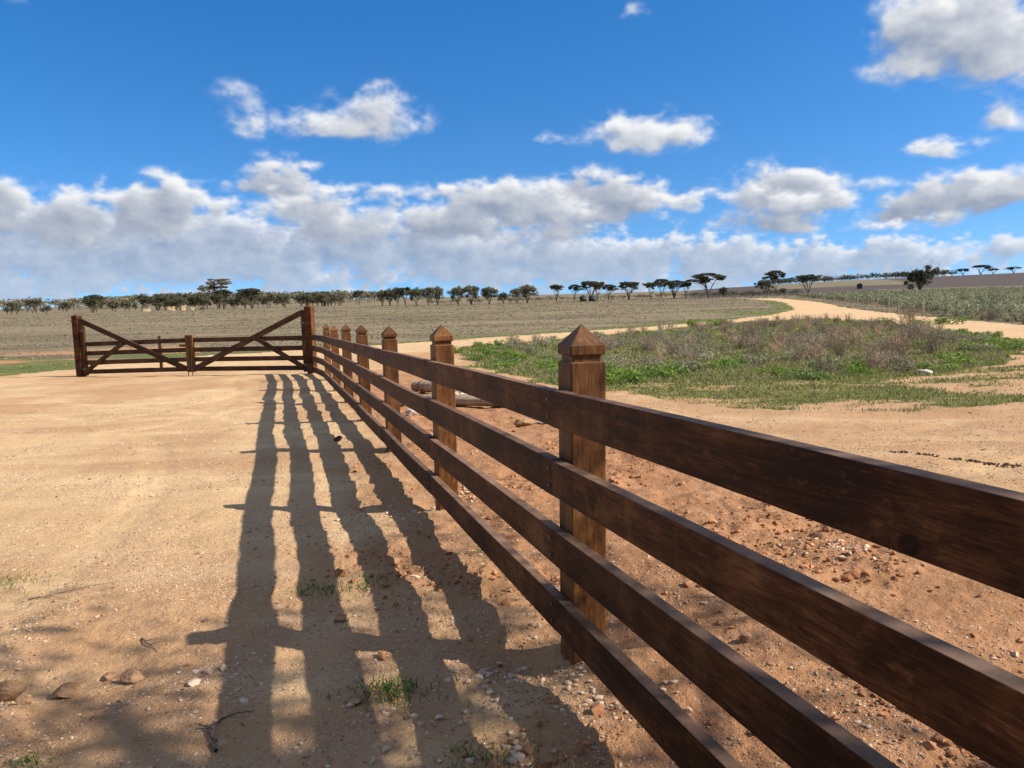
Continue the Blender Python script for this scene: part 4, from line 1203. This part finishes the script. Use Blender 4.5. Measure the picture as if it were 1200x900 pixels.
# ------------------------------------------------------------------ trees
def tree_proto(seed, style):
    """a tree of height 1 and crown width about 1; returns trunk mesh data and crown mesh data"""
    rn = np.random.default_rng(seed)
    paths = []; tips = []
    if style == 'u':     # umbrella mallee
        ns, zt, spread, rad = rn.integers(4, 7), .80, .42, .020
    elif style == 'tall':
        ns, zt, spread, rad = rn.integers(3, 5), .82, .30, .018
    elif style == 'lone':
        ns, zt, spread, rad = 9, .62, .44, .026
    else:
        ns, zt, spread, rad = rn.integers(5, 8), .66, .36, .016
    for i in range(ns):
        a = i / ns * 2 * PI + rn.normal(0, .35)
        rr = spread * rn.uniform(.45, 1.05)
        top = np.array([rr * math.cos(a), rr * math.sin(a), zt * rn.uniform(.82, 1.08)])
        fork = np.array([top[0] * .22, top[1] * .22, (.22 if style != 'r' else .12) * rn.uniform(.8, 1.2)])
        tt = np.linspace(0, 1, 6)[:, None]
        pts = (1 - tt) ** 2 * np.array([rn.normal(0, .01), rn.normal(0, .01), -.03]) + 2 * tt * (1 - tt) * (fork * np.array([1, 1, 2.0])) + tt ** 2 * top
        pts = pts + rn.normal(0, .012, (6, 3)) * tt
        paths.append((pts, np.linspace(rad, rad * .3, 6)))
        for k in range(4):
            q = pts[rn.integers(2, 6)]
            e = top + np.array([rn.normal(0, .13), rn.normal(0, .13), rn.uniform(-.12, .14)])
            if style in ('r', 'lone'): e[2] -= rn.uniform(0, .25)
            mid = (q + e) / 2 + rn.normal(0, .02, 3)
            paths.append((np.array([q, mid, e]), np.array([rad * .4, rad * .28, rad * .1])))
            tips.append(e)
        tips.append(top)
    if style in ('u', 'r'):
        for k in range(16 if style == 'u' else 10):
            a = rn.uniform(0, 2 * PI); q = rn.uniform() ** .5
            tips.append(np.array([spread * q * math.cos(a), spread * q * math.sin(a), zt + .13 * (1 - q * q) + rn.normal(0, .02)]))
    tips = np.array(tips)
    if style == 'lone':
        for k in range(60):
            q = tips[rn.integers(len(tips))]; d_ = q - np.array([0, 0, .3]); d_ /= np.linalg.norm(d_)
            e = q + d_ * rn.uniform(.1, .25) + rn.normal(0, .05, 3) + np.array([0, 0, .08])
            paths.append((np.array([q, (q + e) / 2 + rn.normal(0, .01, 3), e]), np.array([.006, .005, .003])))
    v, f_ = tubes(paths, 5)
    cents = []
    for q in tips:
        m = rn.integers(90, 170)
        if style == 'u': sc = np.array([.15, .15, .050]) * rn.uniform(.7, 1.15)
        elif style == 'tall': sc = np.array([.12, .12, .055]) * rn.uniform(.6, 1.2)
        elif style == 'lone': sc = np.array([.12, .12, .10]) * rn.uniform(.6, 1.1)
        else: sc = np.array([.14, .14, .11]) * rn.uniform(.7, 1.2)
        p = rn.normal(size=(m, 3)); p /= np.linalg.norm(p, axis=1)[:, None]; p *= (rn.uniform(.1, 1, m) ** .45)[:, None]
        cents.append(q + p * sc + np.array([0, 0, .03]))
    c = np.concatenate(cents)
    c[:, 2] = np.minimum(c[:, 2], 1.0); c[:, 2] = np.maximum(c[:, 2], .12)
    lv = leaves(c, .026, rn, .35, np.clip(rn.uniform(0, 1, len(c)), 0, 1), .5)
    c2 = lv[0]
    hgt = max(c2[:, 2].max(), v[:, 2].max()); wid = c2[:, :2].max() - c2[:, :2].min()
    scv = np.array([1 / wid, 1 / wid, 1 / hgt])
    return (v * scv, f_), (c2 * scv, lv[1], lv[2])

PROTO = {}
def get_proto(style, k):
    key = (style, k)
    if key not in PROTO:
        (v, f_), cr = tree_proto(100 + 7 * k + {'u': 0, 'r': 31, 'tall': 61, 'lone': 91}[style], style)
        PROTO[key] = (tri_mesh("trunk", v, f_, M_BARK), tri_mesh("crown", cr[0], cr[1], M_LEAFD if style in ('lone', 'u') else M_LEAF, cr[2]))
    return PROTO[key]

def tree(name, x, y, h, w_, style, k, label, group=None, cat="tree"):
    tm, cm = get_proto(style, k)
    t = thing(name, label, cat, (x, y, float(base_z(np.array([x]), np.array([y]))[0]) - .05), random.uniform(0, 6.28), group)
    kx, kz = {'u': (1.26, 1.12), 'r': (1.18, 1.12), 'tall': (1.25, 1.12), 'lone': (1.0, 1.22)}[style]
    t.scale = (w_ * kx, w_ * kx, h * kz)
    obj("trunk", tm, t); obj("crown", cm, t)
    return t

G1 = "clumped round trees across the paddock, left of the gap"
L1 = "dark round crowned tree in the dense clump across the paddock, above the small posts"
G2 = "round trees across the paddock, above the second post"
L2 = "dark round crowned tree in the row across the paddock, above the second fence post"
G3 = "close set umbrella trees in the row across the paddock"
L3 = "umbrella crowned tree in the close set row left of the biggest umbrella tree"
TREES = [
(-36.5,221.3,4.28,3.42,"r",L1,G1),(-33.3,214.6,4.62,4.27,"r",L1,G1),(-32.2,221.8,4.90,3.43,"r",L1,G1),(-29.1,215.2,4.75,4.28,"u",L1,G1),(-25.0,206.9,4.57,4.57,"r",L1,G1),(-22.1,209.8,4.52,4.17,"r",L1,G1),(-19.0,203.5,4.61,3.60,"r",L1,G1),
(-13.4,200.7,4.54,4.88,"r",L2,G2),(-9.7,193.2,4.48,5.12,"r",L2,G2),(-5.2,192.2,4.03,4.25,"r",L2,G2),(-1.6,192.9,2.77,2.98,"r",L2,G2),
(1.8,193.9,3.54,3.43,"r","smaller left half of the pair of round trees above the gap between first two posts",None),
(4.5,197.1,4.36,4.79,"r","larger right half of the pair of round trees above the gap between first two posts",None),
(12.6,208.7,4.27,4.61,"u","single umbrella tree directly above and left of the first fence post's cap",None),
(18.3,219.3,4.24,4.12,"u","small umbrella tree standing left of the dark water tanks",None),
(21.6,206.6,4.91,5.94,"u","tall umbrella tree standing right behind the dark water tanks",None),
(24.1,213.0,4.59,4.71,"u","umbrella tree overlapping the right side of the tree behind the water tanks",None),
(26.2,205.1,3.85,4.53,"u","lower umbrella tree ending the trio beside the water tanks",None),
(32.8,212.7,4.58,6.11,"u","umbrella tree standing alone right of the trio by the water tanks",None),
(37.9,208.2,4.14,4.60,"u",L3,G3),(41.5,211.4,4.90,5.14,"u",L3,G3),(43.0,202.2,4.47,5.81,"u",L3,G3),(46.7,204.5,3.95,3.62,"u",L3,G3),
(51.4,199.2,5.83,9.46,"u","biggest wide umbrella tree at the right end of the row, left of the road",None),
(55.3,199.7,2.54,2.21,"r","small bush tree hugging the right foot of the biggest umbrella tree",None),
(92.3,279.8,5.25,6.80,"r","round lower tree joined to the left of the tree at the road's far end",None),
(91.2,264.9,7.46,7.02,"u","tall spreading tree at the far end of the road",None),
(90.2,255.0,1.97,2.54,"r","small round bush right of the tree at the road's far end",None),
(84.4,218.2,5.18,7.47,"u","dark umbrella tree with forked trunk just right of the far road",None),
(91.9,173.0,6.21,8.03,"lone","lone dark round tree with bare twigs on top, rising from the saltbush",None),
(-107.8,287.3,10.0,10.8,"tall","tallest umbrella gum above the woodland, left of the gate's tall post",None),
(-117.5,300.0,8.28,5.96,"tall","second tall gum, lower and just left of the tallest one",None)]
for k, (px, py, h, w_, st, lab, grp) in enumerate(TREES):
    tree("tree", px, py, h, w_, st, (k * 5 + k // 3) % 8 if st in ('u', 'r') else k % 2, lab, grp)

rn = np.random.default_rng(55)
# woodland on the left: trees one can still tell apart
cnt = 0
for k in range(170):
    az_ = rn.uniform(-35.5, -10.5)
    r = rn.uniform(262, 330) + 90 * rn.uniform() ** 2 * (az_ < -20)
    dens = np.interp(az_, [-36, -31, -27, -24, -16, -12, -10], [.25, .25, .4, .85, .62, .5, .45])
    if rn.uniform() > dens: continue
    h = rn.uniform(3.4, 5.2) + 1.0 * (-25 < az_ < -16) * rn.uniform()
    px, py = r * math.sin(R_(az_)), r * math.cos(R_(az_))
    st = 'r' if rn.uniform() < .62 else 'u'
    h *= rn.uniform(.72, 1.22)
    tree("tree", px, py, h, h * rn.uniform(.7, 1.25), st, int(rn.integers(8)), "olive grey gum with a %s crown in the woodland edge beyond the gates" % ("round" if st == "r" else "flat umbrella"), "%s gums of the woodland edge beyond the gates" % ("round" if st == "r" else "umbrella"))
    cnt += 1
# trees along the far right skyline
for px, h, w_, lab in ((1116, 3.6, 12, "wide low tree on the right skyline, first right of the lone tree"), (1129, 6.5, 15, "larger umbrella tree on the right skyline, second right of the lone tree"), (1149, 9.0, 16, "tallest umbrella tree on the right skyline"), (1164, 5.5, 11, "small umbrella tree on the right skyline, just right of the tallest"), (1188, 6.0, 15, "last flat topped tree on the right skyline, near the photo's edge")):
    az_ = math.atan2(px - 600, 902); r = 900
    tree("tree", r * math.sin(az_), r * math.cos(az_), h, w_, 'u', int(rn.integers(4)), lab)

# the tree behind the photographer's right shoulder, whose dappled shade reaches the foreground
def shade_tree():
    rn = np.random.default_rng(404)
    t = thing("tree", "open crowned gum tree behind the camera on the right, shading the near ground", "tree", (5.6, -.85, g1(5.6, -.85)))
    paths = []; tips = []
    for i in range(7):
        a = i / 7 * 2 * PI + rn.normal(0, .3); rr = rn.uniform(1.4, 3.0)
        top = np.array([rr * 1.25 * math.cos(a), rr * math.sin(a), rn.uniform(3.9, 5.2)])
        tt = np.linspace(0, 1, 7)[:, None]
        pts = (1 - tt) ** 2 * np.array([rn.normal(0, .08), rn.normal(0, .08), -.2]) + 2 * tt * (1 - tt) * (top * np.array([.2, .2, .6])) + tt ** 2 * top + rn.normal(0, .05, (7, 3)) * tt
        paths.append((pts, np.linspace(.12, .03, 7)))
        for k in range(9):
            q = pts[rn.integers(3, 7)]; e = top + rn.normal(0, 1, 3) * np.array([.9, .8, .45])
            paths.append((np.array([q, (q + e) / 2 + rn.normal(0, .08, 3), e]), np.array([.03, .02, .007]))); tips.append(e)
    v, f_ = tubes(paths, 6)
    obj("trunk", tri_mesh("trunk", v, f_, M_BARK, smooth=True), t)
    tips = np.array(tips)
    c = np.concatenate([q + rn.normal(0, 1, (190, 3)) * np.array([.36, .36, .2]) for q in tips])
    lv = leaves(c, .062, rn, .2, None, .3)
    obj("crown", tri_mesh("crown", lv[0], lv[1], M_LEAF, lv[2]), t)
shade_tree()

# far-off woods that read as one mass
def wood(name, label, pts, hr_, wr, seed, proto_n=70, mat=None):
    rn = np.random.default_rng(seed); parts = []
    for (px, py) in pts:
        h = rn.uniform(*hr_); w_ = rn.uniform(*wr)
        m = proto_n
        nb = 5
        cb = np.stack([rn.normal(0, .28, nb), rn.normal(0, .28, nb), rn.uniform(.55, .9, nb)], 1)
        p = rn.normal(size=(m, 3)) * np.array([.2, .2, .11]) + cb[rn.integers(0, nb, m)]
        p[:, 2] = np.clip(p[:, 2], .22, 1)
        z0 = float(base_z(np.array([px]), np.array([py]))[0])
        lv = leaves(p, .085, rn, .3, None, .6)
        tp = tubes([(np.array([[0, 0, -.1], [.02, 0, .3], c_]), np.array([.03, .022, .01])) for c_ in cb[:3]], 3)
        sc = np.array([w_, w_, h]); o_ = np.array([px, py, z0 - .05])
        parts.append((lv[0] * sc + o_, lv[1], lv[2])); parts.append((tp[0] * sc + o_, tp[1], .4))
    return stuff(name, merge(parts), mat or M_LEAF, label, "woodland")
pts = []
for k in range(760):
    az_ = rn.uniform(-37, -6); r = rn.uniform(430, 930)
    d_ = np.interp(az_, [-37, -30, -25, -14, -8, -6], [.55, .6, 1, .9, .5, .3])
    if rn.uniform() > d_: continue
    pts.append((r * math.sin(R_(az_)), r * math.cos(R_(az_))))
wood("woodland", "olive woodland covering the low rise behind the left paddock", pts, (4.0, 7.5), (6, 11), 1)
pts = []
for k in range(170):
    az_ = rn.uniform(18.5, 29.5); r = rn.uniform(880, 960)
    pts.append((r * math.sin(R_(az_)), r * math.cos(R_(az_))))
wood("woodland", "thin dark belt of trees on the far ridge behind the lone tree", pts, (4.0, 7.5), (7, 13), 2, 50, M_LEAFD)
pts = []
for k in range(120):
    az_ = rn.uniform(-6, 17); r = rn.uniform(240, 270)
    pts.append((r * math.sin(R_(az_)), r * math.cos(R_(az_))))
wood("scrub_line", "low dark line of bushes at the far edge of the paddock under the tree row", pts, (.8, 1.6), (1.5, 3.5), 3, 40, M_LEAFD)
pts = []
for k in range(70):
    az_ = rn.uniform(13, 21); r = rn.uniform(225, 250)
    pts.append((r * math.sin(R_(az_)), r * math.cos(R_(az_))))
wood("scrub_line", "low dark bushes along the far fence line either side of the road", pts, (.8, 1.7), (1.5, 3.5), 4, 40, M_LEAFD)

# ------------------------------------------------------------------ small far buildings
def bz(x, y):
    return float(base_z(np.array([x]), np.array([y]))[0])
def ruin(label, px, py, w_, d_, h, seed, name="ruin_wall", notch=True):
    rn = np.random.default_rng(seed)
    n = 8
    tops = h * (1 - .45 * rn.uniform(0, 1, n + 1) * notch)
    bm = bmesh.new(); rows = []
    for i in range(n + 1):
        xx = -w_ / 2 + w_ * i / n
        rows.append([bm.verts.new((xx, yy, zz_)) for yy, zz_ in ((-d_ / 2, -.2), (d_ / 2, -.2), (d_ / 2, tops[i] * rn.uniform(.9, 1)), (-d_ / 2, tops[i]))])
    for a_, b_ in zip(rows[:-1], rows[1:]):
        for k in range(4):
            bm.faces.new((a_[k], b_[k], b_[(k + 1) % 4], a_[(k + 1) % 4]))
    bm.faces.new(rows[0]); bm.faces.new(rows[-1][::-1])
    bmesh.ops.recalc_face_normals(bm, faces=list(bm.faces))
    o = bm_obj(name, bm, M_RUIN); o.location = (px, py, bz(px, py)); o.rotation_euler = (0, 0, math.atan2(-px, py))
    return tag(o, label, "ruin")
def atpx(px, r):
    a_ = math.atan2(px - 600, 905); return r * math.sin(a_), r * math.cos(a_)
ruin("cream stone chimney stump of a ruined building among the left trees", *atpx(218, 290), 1.4, 1.2, 2.8, 1, "ruin_chimney", False)
ruin("long low cream ruined wall left of the chimney stump", *atpx(203, 285), 2.6, .5, 1.6, 2)
ruin("small cream wall fragment right of the chimney stump", *atpx(229, 287), 1.2, .5, 1.3, 3)
ruin("second small cream wall fragment, farthest right of the chimney stump", *atpx(239, 289), 1.4, .5, 1.4, 4)
ruin("low cream rubble wall far left of the chimney stump", *atpx(175, 288), 2.3, .6, 1.1, 5)
def tank(label, px, r, rad, h):
    x_, y_ = atpx(px, r)
    t = thing("water_tank", label, "tank", (x_, y_, bz(x_, y_)))
    b = bmesh.new()
    bmesh.ops.create_cone(b, cap_ends=True, segments=20, radius1=rad, radius2=rad, depth=h, matrix=Matrix.Translation((0, 0, h / 2)))
    bm_obj("body", b, M_TANK, t, True)
    b = bmesh.new()
    bmesh.ops.create_cone(b, cap_ends=True, segments=20, radius1=rad * 1.04, radius2=.15, depth=.4, matrix=Matrix.Translation((0, 0, h + .203)))
    bm_obj("roof", b, M_TANK, t)
tank("left of two dark water tanks under the umbrella trees", 686, 196, .85, 1.25)
tank("right of two dark water tanks under the umbrella trees", 697, 196, 1.0, 1.25)
sx_, sy_ = atpx(1010, 395)
t = thing("shed", "small dark shed standing on the ploughed rise left of the lone tree", "shed", (sx_, sy_, bz(sx_, sy_)), -.45)
bm_obj("wall", box_bm(-1.2, 1.2, -1.5, 1.5, -.2, 2.0, .03), M_SHED, t)
b = bmesh.new()
pr = [(-1.4, 1.98), (0, 2.6), (1.4, 1.98)]
va_ = [b.verts.new((x_, -1.7, z_)) for x_, z_ in pr]; vb_ = [b.verts.new((x_, 1.7, z_)) for x_, z_ in pr]
b.faces.new(va_); b.faces.new(vb_[::-1])
for k in range(3):
    b.faces.new((va_[k], vb_[k], vb_[(k + 1) % 3], va_[(k + 1) % 3]))
bmesh.ops.recalc_face_normals(b, faces=list(b.faces))
bm_obj("roof", b, M_SHED, t)
